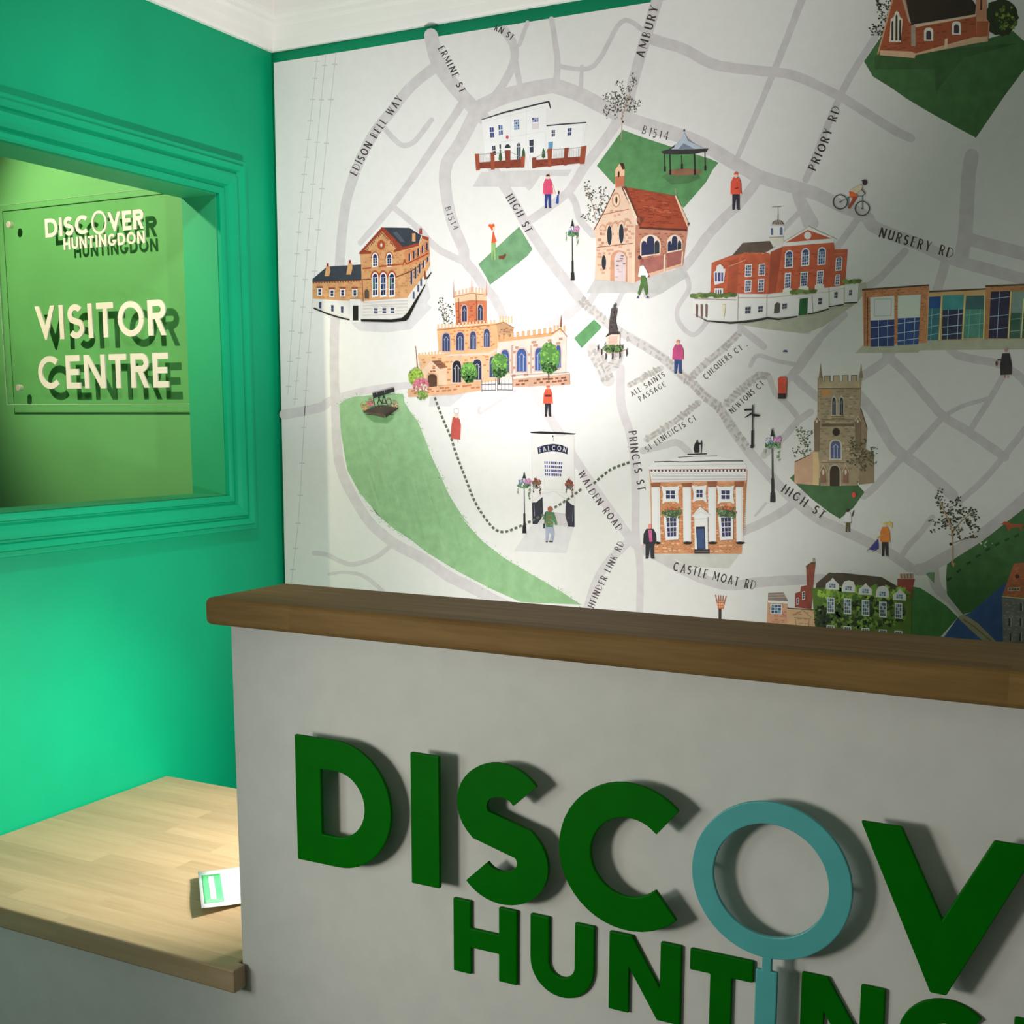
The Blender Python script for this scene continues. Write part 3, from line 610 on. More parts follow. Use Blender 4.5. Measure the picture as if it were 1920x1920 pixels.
dabs(D5, ((120, 140, 110), (90, 115, 80)), 1540, 720, 70, 60, 26, 9)
# soft printed shadows under the buildings
lev[0] = 16
ref(247, 246, 243); SH = (228, 226, 227)
def sh(g, c, *p): put(g(*p), c, 3)
C6 = G(860, 160, 300); C4 = G(560, 400, 300); C8 = G(1040, 300, 300); D1 = G(1280, 360, 360); D3 = G(1580, 400, 340); D6 = G(1180, 800, 300); D7 = G(920, 760, 300); C5 = G(760, 500, 340)
sh(C6, (226, 223, 222), (170, 1215), (270, 1035), (1360, 1010), (1310, 1090), (980, 1085), (885, 1230), (840, 1265), (800, 1220))
sh(C4, SH, (620, 1310), (730, 1410), (1050, 1430), (1350, 1390), (1600, 1130), (1540, 1080), (1585, 1000), (1540, 800), (1300, 1290))
sh(C8, (214, 213, 210), (380, 1600), (480, 1430), (870, 1470), (1530, 1290), (1600, 1400), (1270, 1610), (1130, 1590))
ref(175, 182, 162)
sh(D1, (146, 148, 130), (540, 1320), (820, 1370), (1220, 1415), (1400, 1350), (1740, 1110), (1850, 980), (1830, 900), (800, 1230))
ref(130, 142, 118)
sh(D3, (112, 116, 98), (130, 1480), (210, 1400), (550, 1400), (880, 1340), (1960, 1310), (1960, 1440), (820, 1450), (800, 1475))
ref(226, 224, 216)
sh(D6, (203, 202, 194), (260, 1540), (1330, 1520), (1200, 1700), (700, 1680), (560, 1590), (300, 1580))
ref(247, 246, 243)
sh(D7, (232, 231, 231), (500, 1420), (1000, 1455), (910, 1775), (280, 1750)); sh(C5, SH, (260, 1380), (640, 1340), (480, 1480), (250, 1480))
sh(C5, SH, (1180, 1290), (1700, 1250), (1660, 1310), (1300, 1310))
# street names
ref(247, 246, 243)
TX = (74, 66, 70)
text('EDISON BELL WAY', ((668, 330), (690, 287), (712, 250), (739, 211), (756, 186)), 15, c=TX)
ref(226, 223, 220)
text('ERMINE ST', ((821, 91), (842, 130), (862, 175)), 13, c=(72, 66, 70))
text('KN ST', ((926, 56), (944, 66), (959, 76)), 12, c=(72, 66, 70), gap=.12)
text('HIGH ST', ((948, 370), (968, 402), (986, 438)), 15, c=(72, 66, 70))
text('B1514', ((834, 390), (841, 412), (851, 432)), 11, s=.10, c=(82, 76, 80), gap=.3)
ref(214, 209, 203)
text('AMBURY R', ((1207, 109), (1221, 63), (1243, -14)), 16, c=(60, 54, 52))
text('B1514', ((1203, 250), (1225, 257), (1251, 263)), 16, s=.10, c=(70, 62, 60), gap=.3)
ref(160, 172, 150)
text('PRIORY RD', ((1529, 321), (1552, 270), (1576, 203)), 16, c=(44, 40, 32))
ref(135, 150, 125)
text('NURSERY RD', ((1647, 444), (1700, 460), (1785, 484)), 19, c=(40, 36, 26), gap=.24)
ref(236, 233, 229)
text('ALL SAINTS', ((1186, 744), (1248, 705)), 10, c=(96, 88, 86)); text('PASSAGE', ((1201, 753), (1249, 724)), 10, c=(96, 88, 86))
ref(226, 220, 212)
text('CHEQUERS CT .', ((1324, 712), (1355, 684), (1402, 648)), 11, c=(84, 76, 70)); text('NEWTONS CT', ((1373, 776), (1434, 721)), 11, c=(78, 70, 66))
text('ST BENEDICTS CT', ((1214, 848), (1260, 816), (1307, 787)), 11, c=(84, 76, 74))
ref(240, 236, 234)
text('PRINCES ST', ((1178, 809), (1183, 850), (1191, 890), (1196, 921)), 15, c=(80, 72, 76), gap=.2)
ref(247, 245, 242)
text('WALDEN ROAD', ((1083, 888), (1105, 926), (1132, 962), (1158, 997)), 14, c=(92, 78, 86)); text('HFINDER LINK RD', ((1113, 1141), (1130, 1102), (1152, 1058), (1171, 1019)), 13, c=(92, 78, 86))
ref(235, 232, 222)
text('CASTLE MOAT RD', ((1261, 1070), (1310, 1081), (1360, 1094), (1415, 1106)), 17, c=(66, 58, 52), gap=.22)
ref(170, 170, 150)
text('HIGH ST', ((1464, 921), (1500, 945), (1540, 974)), 17, c=(50, 46, 38))
def base(n=18): lev[0] = n+8
OR, BRK, RD = (222, 168, 118), (196, 128, 82), (160, 70, 48)
# --- station (orange brick, grey roofs)
base(); ref(247, 246, 243); g = C4
g.p((238, 236, 232), (165, 1010), (750, 1040), (1330, 1010), (1380, 890), (1500, 790), (1585, 600), (1590, 700), (1510, 860), (1290, 1290), (1120, 1305), (750, 1295), (740, 1290), (610, 1280), (180, 1140))
g.p(OR, (165, 800), (750, 790), (740, 480), (1000, 190), (1230, 430), (1440, 370), (1475, 290), (1560, 300), (1580, 620), (1500, 760), (1380, 900), (1300, 1015), (760, 1055), (600, 1050), (165, 1025))
bricks(g, (206, 148, 96), [(165, 830), (760, 800), (760, 500), (1000, 240), (1250, 460), (1330, 640), (1330, 980), (760, 1040), (165, 1010)], 48, 28, .55)
bricks(g, (190, 120, 78), [(1250, 460), (1560, 320), (1580, 600), (1330, 900)], 40, 26, .5, -.25)
g.p((222, 150, 104), (1250, 470), (1450, 400), (1560, 310), (1575, 500), (1330, 640))
bricks(g, (190, 112, 70), [(1250, 480), (1450, 410), (1560, 320), (1575, 500), (1330, 630)], 40, 24, .5, -.3)
g.p((66, 72, 82), (165, 790), (340, 640), (750, 615), (755, 800), (165, 825))
g.p((62, 68, 78), (1010, 170), (1330, 175), (1470, 265), (1440, 370), (1240, 430))
g.p((88, 94, 102), (1130, 230), (1180, 220), (1280, 350), (1220, 340))
for a, b in (((310, 755), (330, 640)), ((570, 735), (595, 600))):
    g.p((226, 172, 120), a, b, (b[0]+45, b[1]), (b[0]+50, b[1]+60), (a[0]+55, a[1])); g.r((160, 50, 40), b[0]+5, b[1]-40, b[0]+32, b[1])
g.r((226, 172, 120), 1362, 240, 1402, 338); g.p((170, 70, 48), (1445, 250), (1450, 180), (1462, 180), (1464, 220), (1470, 180), (1480, 180), (1482, 255))
g.p((172, 76, 50), (1475, 265), (1562, 290), (1558, 330), (1480, 300))
g.p(RD, (720, 480), (1000, 165), (1035, 185), (1250, 405), (1440, 355), (1440, 390), (1230, 445), (1140, 470), (1140, 440), (1190, 425), (1000, 215), (790, 440), (870, 455), (870, 485), (735, 490))
for i in range(12): g.l((90, 70, 60), 9, lerp((800, 440), (990, 225), i/11), lerp((806, 462), (996, 247), i/11)); g.l((110, 70, 55), 9, lerp((1010, 235), (1180, 415), i/11), lerp((1006, 255), (1174, 432), i/11))
g.e((182, 84, 54), 990, 380, 47, 58); g.e((240, 232, 220), 992, 380, 13, 22)
for x in (917, 1088): g.p((182, 84, 54), *[(x+50*math.cos(t*.314), 540-80*math.sin(t*.314)) for t in range(11)]); window(g, [(x-38, 540), (x+38, 535), (x+35, 640), (x-35, 650)], 2, 3, arch=.6, m=.16)
g.l((180, 82, 54), 16, (765, 662), (870, 655)); g.l((180, 82, 54), 16, (960, 640), (1240, 610)); g.p((176, 78, 50), (1240, 620), (1272, 545), (1300, 610), (1285, 620), (1270, 580), (1258, 620))
g.l((176, 78, 50), 12, (1300, 605), (1560, 480)); g.l((110, 66, 46), 8, (760, 795), (870, 790)); g.l((110, 66, 46), 9, (1170, 765), (1340, 700), (1500, 600))
for x in (917, 1015, 1118):
    g.p((182, 84, 54), *[(x+55*math.cos(t*.314), 770-85*math.sin(t*.314)) for t in range(11)])
    window(g, [(x-40, 770), (x+40, 765), (x+38, 1000), (x-38, 1010)], 2, 3, NV, alt=BL, arch=.25, m=.14)
g.p((50, 120, 78), (892, 830), (915, 828), (912, 890), (893, 895)); g.p((50, 120, 78), (1092, 800), (1112, 798), (1110, 870), (1092, 872))
g.lines((190, 98, 62), 7, ((165, 828), (755, 803)))
for i in range(18): g.r((120, 74, 56), 175+i*32, 826-i*1.3, 187+i*32, 842-i*1.3)
for x, y in ((252, 945), (400, 960), (527, 955), (674, 955)): g.r((176, 82, 56), x-38, y-68, x+38, y-52); window(g, [(x-32, y-48), (x+32, y-48), (x+30, y+45), (x-30, y+45)], 1, 2, m=.2)
for x, y in ((258, 1100), (404, 1135), (521, 1150)): window(g, [(x-18, y-35), (x+18, y-35), (x+16, y+45), (x-16, y+45)], 1, 2, (64, 76, 120), frame=None, m=.02, arch=.3)
for x, y in ((928, 1165), (1030, 1160), (1128, 1160)): window(g, [(x-40, y-40), (x+34, y-40), (x+34, y+48), (x-38, y+50)], 1, 2, (70, 80, 112), m=.14)
g.lines((226, 206, 196), 4, *[((770, 1075+i*38), (1310, 1050+i*38)) for i in range(5)])
g.r((244, 243, 240), 612, 1030, 745, 1285); g.r((40, 42, 38), 650, 1105, 716, 1285); g.p((96, 86, 76), (792, 1020), (790, 935), (818, 910), (843, 935), (845, 1022)); g.l((150, 84, 60), 7, (762, 800), (775, 1060))
g.l((34, 32, 30), 16, (180, 1138), (330, 1200), (470, 1245), (612, 1278)); g.p((34, 32, 30), (748, 1272), (1120, 1275), (1240, 1255), (1300, 1200), (1515, 855), (1522, 862), (1320, 1260), (1290, 1290), (1120, 1308), (748, 1298)); g.p((34, 32, 30), (1505, 770), (1545, 765), (1590, 705), (1595, 715), (1550, 785), (1510, 790))
for i in range(5):
    x, y = lerp((1330, 530), (1540, 400), i/4); g.r((60, 62, 90), x-10, y-42, x+8, y+42); g.l(WH, 6, (x+13, y-44), (x+13, y+44))
    x, y = lerp((1355, 780), (1550, 560), i/4); g.r((60, 62, 90), x-12, y-90+i*14, x+9, y+70-i*12); g.l(WH, 7, (x+14, y-94+i*14), (x+14, y+74-i*12))
for x, y in ((1380, 985), (1435, 900), (1470, 830)): g.r((84, 96, 130), x-12, y-40, x+10, y+40)
g.p((150, 70, 50), (1505, 700), (1520, 690), (1530, 780), (1508, 785))
# --- orange stone church
base(); g = C5; ST, SO = (238, 196, 150), (222, 140, 98)
dots(g, [(390, 370, 40, 55), (400, 450, 50, 60), (480, 430, 45, 45), (450, 520, 70, 60), (440, 580, 60, 30)], 90, (5, 9)); g.l((140, 100, 80), 5, (440, 590), (430, 500), (390, 400))
g.p((240, 205, 170), (515, 310), (700, 265), (860, 285), (862, 365), (700, 355), (525, 385)); cren(g, (238, 200, 165), (515, 315), (700, 268), 5, 50); cren(g, (238, 200, 165), (700, 265), (862, 290), 5, 50)
for x, y0, y1 in ((513, 120, 330), (703, 75, 270), (860, 90, 300)): g.p((214, 158, 134), (x-8, y1), (x, y0), (x+8, y1))
g.p((214, 126, 88), (525, 385), (700, 358), (862, 362), (862, 600), (540, 620)); bricks(g, (190, 96, 64), [(530, 390), (700, 362), (860, 366), (860, 590), (540, 610)], 40, 24, .4)
lancet(g, 625, 495, 52, 175, (58, 62, 92), (226, 190, 176), 1); lancet(g, 793, 485, 52, 165, (58, 62, 92), (226, 190, 176), 1)
g.l((120, 70, 54), 6, (565, 330), (570, 610)); g.l((120, 70, 54), 6, (750, 290), (755, 600)); g.l((196, 130, 100), 5, (525, 385), (700, 357), (862, 364)); g.l((196, 130, 100), 6, (515, 320), (700, 282), (862, 300))
g.p((238, 186, 136), (335, 660), (960, 600), (1040, 585), (1145, 650), (1130, 790), (960, 870), (880, 900), (440, 940), (350, 890)); bricks(g, (216, 140, 84), [(340, 670), (960, 610), (960, 860), (440, 920)], 46, 26, .5, -.06)
g.p((206, 162, 124), (965, 610), (1040, 585), (1150, 650), (1130, 740), (985, 780)); bricks(g, (170, 118, 84), [(975, 620), (1140, 650), (1130, 740), (985, 770)], 34, 22, .5)
cren(g, (240, 204, 160), (330, 655), (960, 605), 17, 42); cren(g, (240, 210, 156), (985, 600), (1140, 600), 5, 70); g.l((186, 116, 70), 8, (335, 672), (960, 612), (1040, 588), (1150, 650))
for x, y in ((432, 800), (580, 790), (717, 780), (862, 755)): lancet(g, x, y, 80 if x < 700 else 62, 190, (66, 74, 110), (214, 180, 170), 2, ec=(176, 186, 210))
g.p((236, 194, 150), (130, 940), (440, 930), (880, 895), (970, 850), (970, 1210), (800, 1230), (440, 1260), (180, 1250)); bricks(g, (214, 140, 92), [(140, 950), (960, 900), (960, 1200), (180, 1240)], 48, 28, .4, -.05)
cren(g, (240, 200, 150), (130, 960), (400, 930), 8, 40); g.l((226, 210, 196), 22, (440, 940), (880, 925), (970, 880)); g.p((170, 110, 84), (105, 840), (112, 840), (135, 1070), (122, 1075))
lancet(g, 545, 1110, 92, 230, (44, 44, 58), (230, 200, 180), 2, ec=(205, 205, 210)); lancet(g, 760, 1090, 92, 215, (52, 56, 84), (230, 200, 180), 2, ec=(205, 205, 210)); lancet(g, 925, 1060, 66, 220, (72, 80, 120), (220, 190, 176), 1)
g.p((236, 218, 206), (975, 790), (1540, 720), (1640, 655), (1710, 740), (1700, 1160), (1000, 1200)); bricks(g, (196, 150, 130), [(985, 800), (1540, 740), (1640, 680), (1700, 750), (1690, 1140), (1000, 1180)], 62, 44, .34, -.08)
g.p((234, 170, 118), (985, 770), (1545, 705), (1640, 650), (1640, 665), (1545, 735), (985, 800)); cren(g, (236, 178, 130), (990, 770), (1560, 700), 10, 52, .5); cren(g, (236, 190, 140), (1560, 690), (1700, 690), 4, 62)
g.l((180, 112, 80), 7, (1545, 715), (1640, 655), (1712, 742)); g.p((160, 100, 72), (1632, 640), (1650, 510), (1658, 640))
for x, y, w in ((1055, 1000, 84), (1232, 990, 104), (1420, 980, 94), (1620, 950, 52)): lancet(g, x, y, w, 240, (70, 92, 150), (214, 186, 176), 2, ec=(170, 186, 214))
for x in (1130, 1330): g.l((206, 176, 160), 22, (x, 830), (x, 1130))
g.p((238, 206, 176), (180, 1110), (275, 1000), (370, 1090), (440, 1080), (440, 1250), (200, 1250)); bricks(g, (176, 96, 62), [(190, 1110), (275, 1020), (370, 1100), (370, 1240), (210, 1240)], 44, 26, .7); g.p((150, 104, 80), (275, 1000), (370, 992), (440, 1060), (365, 1082)); g.l((110, 72, 56), 5, (300, 1010), (385, 1000)); g.l((110, 72, 56), 5, (330, 1040), (415, 1030))
g.l((240, 210, 186), 16, (180, 1110), (272, 1005), (370, 1100), (440, 1080)); lancet(g, 285, 1205, 98, 135, (96, 70, 54), (230, 180, 140), 0)
g.p((232, 186, 148), (25, 1300), (800, 1215), (800, 1310), (520, 1355), (30, 1380)); bricks(g, (206, 128, 88), [(30, 1300), (800, 1222), (800, 1300), (30, 1375)], 60, 30, .8, -.1, .08)
g.p((214, 172, 146), (1130, 1195), (1740, 1135), (1745, 1250), (1140, 1275)); bricks(g, (140, 86, 62), [(1135, 1195), (1740, 1145), (1740, 1245), (1140, 1270)], 64, 32, .85, -.08, .08)
g.lines((120, 104, 110), 6, ((808, 1190), (810, 1325)), ((955, 1180), (955, 1315)), ((975, 1180), (975, 1315)), ((1135, 1165), (1135, 1312)), ((808, 1250), (955, 1245)), ((975, 1245), (1135, 1245)), ((808, 1310), (955, 1310)), ((975, 1305), (1135, 1308)))
for x in (845, 880, 915, 1015, 1055, 1095): g.l((150, 132, 134), 4, (x, 1200), (x, 1308))
g.l((150, 140, 142), 4, (1140, 1150), (1740, 1120)); 
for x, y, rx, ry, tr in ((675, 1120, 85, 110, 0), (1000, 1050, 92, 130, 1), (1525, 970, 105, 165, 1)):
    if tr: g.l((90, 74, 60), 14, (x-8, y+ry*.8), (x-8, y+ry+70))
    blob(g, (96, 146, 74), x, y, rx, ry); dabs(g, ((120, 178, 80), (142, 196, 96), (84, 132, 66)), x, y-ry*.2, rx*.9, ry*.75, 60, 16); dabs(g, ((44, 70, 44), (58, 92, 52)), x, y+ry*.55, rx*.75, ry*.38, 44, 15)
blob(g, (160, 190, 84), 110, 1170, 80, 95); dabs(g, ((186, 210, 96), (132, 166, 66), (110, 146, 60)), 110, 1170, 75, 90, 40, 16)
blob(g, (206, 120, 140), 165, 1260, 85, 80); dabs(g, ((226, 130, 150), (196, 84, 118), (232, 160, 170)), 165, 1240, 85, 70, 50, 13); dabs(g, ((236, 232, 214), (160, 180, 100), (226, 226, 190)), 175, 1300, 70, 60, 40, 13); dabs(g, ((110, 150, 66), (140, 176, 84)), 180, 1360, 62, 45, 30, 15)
# trail of dark green squares
def trail(p, c=(108, 116, 98), s=5.5, gap=9.2, L=9):
    p = smooth(p, 14); d = 0; nxt = 0
    for i in range(len(p)-1):
        a, b = Vector(p[i]), Vector(p[i+1]); l_ = (b-a).length
        while l_ > 0 and nxt <= d+l_:
            o = a+(b-a)*((nxt-d)/l_); t = (b-a).normalized(); n = Vector((-t.y, t.x))
            put([tuple(o+t*s*x/2+n*s*.8*y/2) for x, y in ((-1, -1), (1, -1), (1, 1), (-1, 1))], c, L); nxt += gap
        d += l_
trail(((816, 748), (830, 785), (846, 822), (853, 845), (870, 890), (890, 940), (912, 975), (930, 994), (948, 997), (972, 988), (1000, 975), (1030, 958)), L=110)
trail(((1034, 955), (1062, 938), (1094, 914)), L=110); trail(((1115, 905), (1132, 890), (1150, 878), (1183, 866)), (92, 106, 82), L=110)
# --- white town house with red wall
base(); ref(236, 234, 231); g = C6; HW = (246, 245, 242)
g.p(HW, (275, 415), (1080, 200), (1100, 270), (1050, 280), (1050, 850), (320, 860)); g.p(HW, (1050, 490), (1525, 455), (1500, 740), (1045, 860))
g.p((54, 54, 66), (262, 412), (540, 318), (820, 250), (1075, 186), (1092, 195), (1106, 275), (1098, 280), (1072, 208), (820, 266), (540, 336), (270, 418)); g.p((62, 62, 74), (1052, 478), (1300, 455), (1530, 440), (1532, 452), (1300, 470), (1054, 492))
g.lines((222, 220, 220), 4, ((625, 340), (628, 830)), ((815, 290), (808, 850)), ((630, 620), (1040, 550)), ((300, 440), (1050, 250)), ((500, 680), (660, 660)), ((1045, 560), (1045, 850)), ((1500, 490), (1480, 730)))
window(g, [(368, 500), (422, 498), (430, 630), (378, 634)], 2, 2, (60, 76, 140), None, .02, arch=.06); window(g, [(474, 475), (526, 470), (534, 595), (480, 608)], 2, 2, (110, 134, 176), None, .02, alt=(60, 76, 140), arch=.08)
window(g, [(662, 410), (726, 402), (732, 530), (664, 540)], 3, 4, (120, 150, 186), None, .02, alt=(60, 78, 120)); window(g, [(878, 390), (962, 385), (962, 440), (880, 445)], 3, 2, (150, 156, 196), None, .02, alt=(62, 66, 140), arch=.6); g.p((226, 218, 218), (878, 455), (964, 448), (962, 520), (880, 528))
window(g, [(1114, 535), (1158, 530), (1156, 615), (1114, 622)], 2, 2, (62, 62, 92), None, .02); window(g, [(1306, 512), (1358, 506), (1352, 604), (1300, 610)], 2, 2, (66, 76, 124), None, .02)
window(g, [(842, 655), (904, 642), (902, 812), (848, 818)], 1, 2, (62, 68, 92), None, .02, bar_=.12); window(g, [(398, 725), (440, 716), (450, 840), (410, 850)], 2, 2, (62, 62, 86), None, .02); window(g, [(486, 705), (508, 700), (512, 830), (490, 830)], 1, 2, (120, 124, 150), None, .02, alt=(60, 60, 84))
g.p((56, 62, 66), *[(588+34*math.cos(t*.314), 752-46*math.sin(t*.314)) for t in range(11)]); g.p((70, 88, 100), *[(720+24*math.cos(t*.314), 740-50*math.sin(t*.314)) for t in range(11)], (698, 890), (742, 886)); g.l(HW, 6, (698, 740), (744, 735)); g.l(HW, 5, (720, 690), (720, 885))
g.e((214, 96, 120), 583, 622, 17, 24); g.p((110, 160, 196), (1076, 682), (1132, 675), (1128, 750), (1076, 760))
for x, y in ((500, 850), (778, 812), (1018, 815)): g.p((62, 96, 58), (x-22, y+40), (x-16, y-20), (x, y-66), (x+16, y-20), (x+22, y+40), (x, y+62))
RW, RP = (142, 68, 50), (164, 82, 58)
g.p(RW, (200, 930), (780, 885), (780, 985), (210, 1000)); g.p(RW, (890, 900), (1520, 850), (1510, 930), (890, 990)); bricks(g, (120, 56, 42), [(210, 935), (780, 895), (780, 985), (210, 1000)], 50, 26, .4); bricks(g, (120, 56, 42), [(890, 905), (1510, 860), (1510, 930), (890, 985)], 50, 26, .4)
for q in (((193, 825), (246, 822), (256, 1015), (208, 1022)), ((382, 808), (428, 805), (432, 1008), (388, 1012)), ((552, 782), (622, 776), (618, 992), (568, 996)), ((745, 855), (798, 845), (788, 985), (750, 990)), ((880, 870), (930, 865), (928, 990), (882, 996)), ((1062, 765), (1124, 755), (1108, 975), (1074, 982)), ((1268, 752), (1322, 748), (1300, 960), (1262, 964)), ((1470, 735), (1534, 726), (1508, 942), (1450, 945))): g.p(RP if q[0][0] % 4 else RW, *q)
g.lines((176, 172, 168), 5, ((246, 830), (382, 822)), ((428, 822), (552, 800)), ((622, 800), (745, 860)), ((930, 865), (1065, 790)), ((1124, 770), (1268, 762)), ((1322, 762), (1470, 742)))
for i in range(7): x = 1140+i*18; g.l((190, 186, 184), 3, (x, 775), (x, 870)); x = 1335+i*20; g.l((190, 186, 184), 3, (x, 760), (x, 855)); x = 262+i*18; g.l((190, 186, 184), 3, (x, 832), (x, 925))
# --- stone museum with the red roof, tree beside it
base(); ref(228, 225, 221); g = C8
dots(g, [(395, 300, 40, 50), (410, 370, 60, 60), (570, 360, 60, 50), (470, 430, 100, 60), (600, 500, 80, 80), (450, 560, 60, 60), (540, 620, 100, 80), (360, 660, 60, 50), (450, 710, 90, 40)], 150, (6, 12)); g.l((170, 130, 110), 7, (490, 720), (460, 560), (420, 430), (390, 340)); g.l((170, 130, 110), 5, (480, 640), (560, 480), (600, 340))
SN, SD = (228, 196, 172), (196, 140, 112)
g.p((190, 132, 108), (970, 780), (1600, 820), (1540, 1270), (1130, 1390), (960, 1470)); bricks(g, (160, 100, 80), [(990, 850), (1580, 860), (1540, 1240), (1130, 1370), (980, 1400)], 60, 30, .45); g.p((168, 104, 96), (1020, 1200), (1310, 1140), (1300, 1320), (1120, 1380), (1030, 1300)); g.p((160, 98, 90), (1340, 1120), (1530, 1090), (1520, 1250), (1345, 1300)); g.p((222, 178, 150), (1130, 1360), (1540, 1235), (1540, 1270), (1130, 1400))
g.p((160, 74, 50), (800, 315), (1440, 430), (1600, 790), (1590, 830), (1010, 800), (960, 680)); bricks(g, (136, 58, 40), [(820, 330), (1430, 440), (1580, 780), (1020, 780), (960, 670)], 90, 20, .5, .05); bricks(g, (184, 98, 66), [(1000, 460), (1400, 520), (1480, 640), (1100, 640)], 90, 18, .45, .06); g.p((96, 52, 42), (1020, 800), (1590, 830), (1590, 855), (1010, 825)); g.p((110, 58, 46), (800, 320), (860, 320), (1010, 680), (1080, 700), (1020, 790), (975, 720))
g.p(SN, (470, 840), (730, 340), (800, 330), (985, 720), (970, 780), (960, 1480), (860, 1470), (480, 1430), (500, 1000)); bricks(g, (208, 160, 134), [(500, 860), (730, 420), (960, 760), (950, 1450), (500, 1420)], 58, 46, .5); bricks(g, (186, 134, 108), [(500, 860), (950, 760), (950, 1000), (500, 1030)], 50, 56, .3); g.p((238, 206, 178), (930, 960), (965, 950), (960, 1480), (925, 1475))
g.l((120, 74, 58), 12, (470, 840), (580, 640), (722, 345)); g.p((240, 214, 190), (820, 330), (845, 360), (990, 690), (975, 720), (960, 690)); g.p((150, 92, 72), (985, 690), (1020, 690), (1030, 760), (990, 730))
g.p((232, 190, 154), (725, 120), (780, 40), (840, 100), (835, 310), (725, 340)); g.p((70, 44, 40), (780, 40), (825, 38), (842, 110), (815, 115)); g.p((196, 116, 86), (725, 200), (838, 190), (835, 310), (730, 330)); g.p((64, 40, 36), (758, 210), (758, 150), (770, 130), (780, 150), (778, 200))
g.e(SD, 738, 480, 52, 88); g.e((236, 204, 176), 738, 480, 40, 74); g.e((66, 40, 36), 741, 480, 13, 44); g.l((176, 116, 92), 10, (580, 655), (890, 590)); g.l((150, 96, 76), 9, (510, 1048), (940, 1000))
for i in range(5): g.p((206, 156, 128), *[(575+75*i+42*math.cos(t*.314), 830-22*i*.7-60*math.sin(t*.314)) for t in range(11)]); g.p(SN, *[(575+75*i+30*math.cos(t*.314), 835-22*i*.7-45*math.sin(t*.314)) for t in range(11)])
for x, y in ((657, 905), (800, 885)): g.e((238, 206, 178), x, y, 36, 128); g.e((44, 50, 62), x, y, 29, 118)
g.e((44, 50, 58), 590, 1230, 26, 88); g.p((206, 150, 120), *[(770+100*math.cos(t*.314), 1190-105*math.sin(t*.314)) for t in range(11)], (665, 1450), (870, 1465)); g.p((214, 196, 196), *[(785+70*math.cos(t*.314), 1200-95*math.sin(t*.314)) for t in range(11)], (720, 1455), (850, 1462)); bricks(g, (150, 118, 112), [(720, 1130), (850, 1120), (850, 1270), (720, 1280)], 50, 28, .6); bricks(g, (190, 170, 176), [(720, 1280), (850, 1280), (850, 1440), (720, 1440)], 50, 28, .4)
for cx, w, top, bot in ((1150, 125, 900, 1150), (1440, 95, 900, 1100)):
    g.p((232, 206, 188), *[(cx+w*math.cos(t*.314), top+110-115*math.sin(t*.314)) for t in range(11)], (cx-w, bot+20), (cx+w*.95, bot-20))
    for k, dx, ww, t0 in ((0, -.62, .26, .3), (1, 0, .36, .0), (2, .62, .24, .28)):
        x = cx+dx*w; hw = ww*w; y0 = top+20+t0*200; g.p((48, 54, 84) if k < 2 else (52, 56, 62), *[(x+hw*math.cos(t*.524), y0+40-50*math.sin(t*.524)) for t in range(7)], (x-hw, bot-10*k), (x+hw, bot-12-10*k))
g.l((236, 206, 184), 22, (1320, 1130), (1315, 1335)); g.l((236, 206, 184), 16, (1535, 1100), (1525, 1260)); g.p((230, 196, 168), (1440, 430), (1460, 425), (1620, 790), (1590, 800)); g.p((96, 56, 44), (1590, 760), (1620, 755), (1605, 800)); g.l((160, 170, 130), 8, (1455, 420), (1458, 345))
# bandstand and dotted tree
base(); ref(214, 209, 203); g = C7
g.p((132, 96, 74), (1080, 1310), (1150, 1270), (1300, 1252), (1480, 1265), (1520, 1300), (1420, 1330), (1200, 1340))
for x, y0, y1, w in ((1060, 1070, 1290, 12), (1125, 1060, 1330, 16), (1265, 1090, 1260, 10), (1420, 1050, 1330, 18), (1545, 1040, 1280, 12)): g.l((44, 42, 40), w, (x, y0), (x+8, y1)); g.r((36, 34, 32), x-6, y1-60, x+18, y1)
g.p((54, 52, 52), (1020, 1050), (1110, 1025), (1590, 1015), (1570, 1050), (1420, 1080), (1200, 1085), (1050, 1080)); g.p((168, 178, 190), (1110, 1025), (1200, 965), (1270, 890), (1295, 820), (1305, 820), (1340, 890), (1430, 960), (1540, 1015), (1440, 1020)); g.p((112, 124, 142), (1230, 1020), (1290, 950), (1420, 1018)); g.p((110, 122, 140), (1305, 820), (1345, 900), (1440, 970), (1340, 920)); g.p((60, 58, 58), (1110, 1025), (1190, 968), (1180, 1000), (1130, 1030)); g.p((60, 58, 54), (1280, 808), (1298, 775), (1314, 808))
dots(g, [(680, 150, 30, 40), (690, 220, 40, 60), (520, 240, 50, 45), (600, 300, 70, 40), (430, 400, 110, 75), (560, 430, 110, 90), (660, 480, 60, 70), (740, 470, 35, 50), (500, 520, 100, 60), (620, 540, 60, 40), (370, 550, 50, 60), (370, 630, 25, 30), (470, 630, 30, 30), (550, 620, 20, 50), (720, 560, 30, 30)], 330, (5, 10), ((84, 84, 66), (104, 100, 82), (66, 62, 48))); g.l((176, 140, 116), 8, (540, 920), (548, 760), (556, 600), (610, 470), (660, 300)); g.e((50, 46, 34), 562, 694, 11)
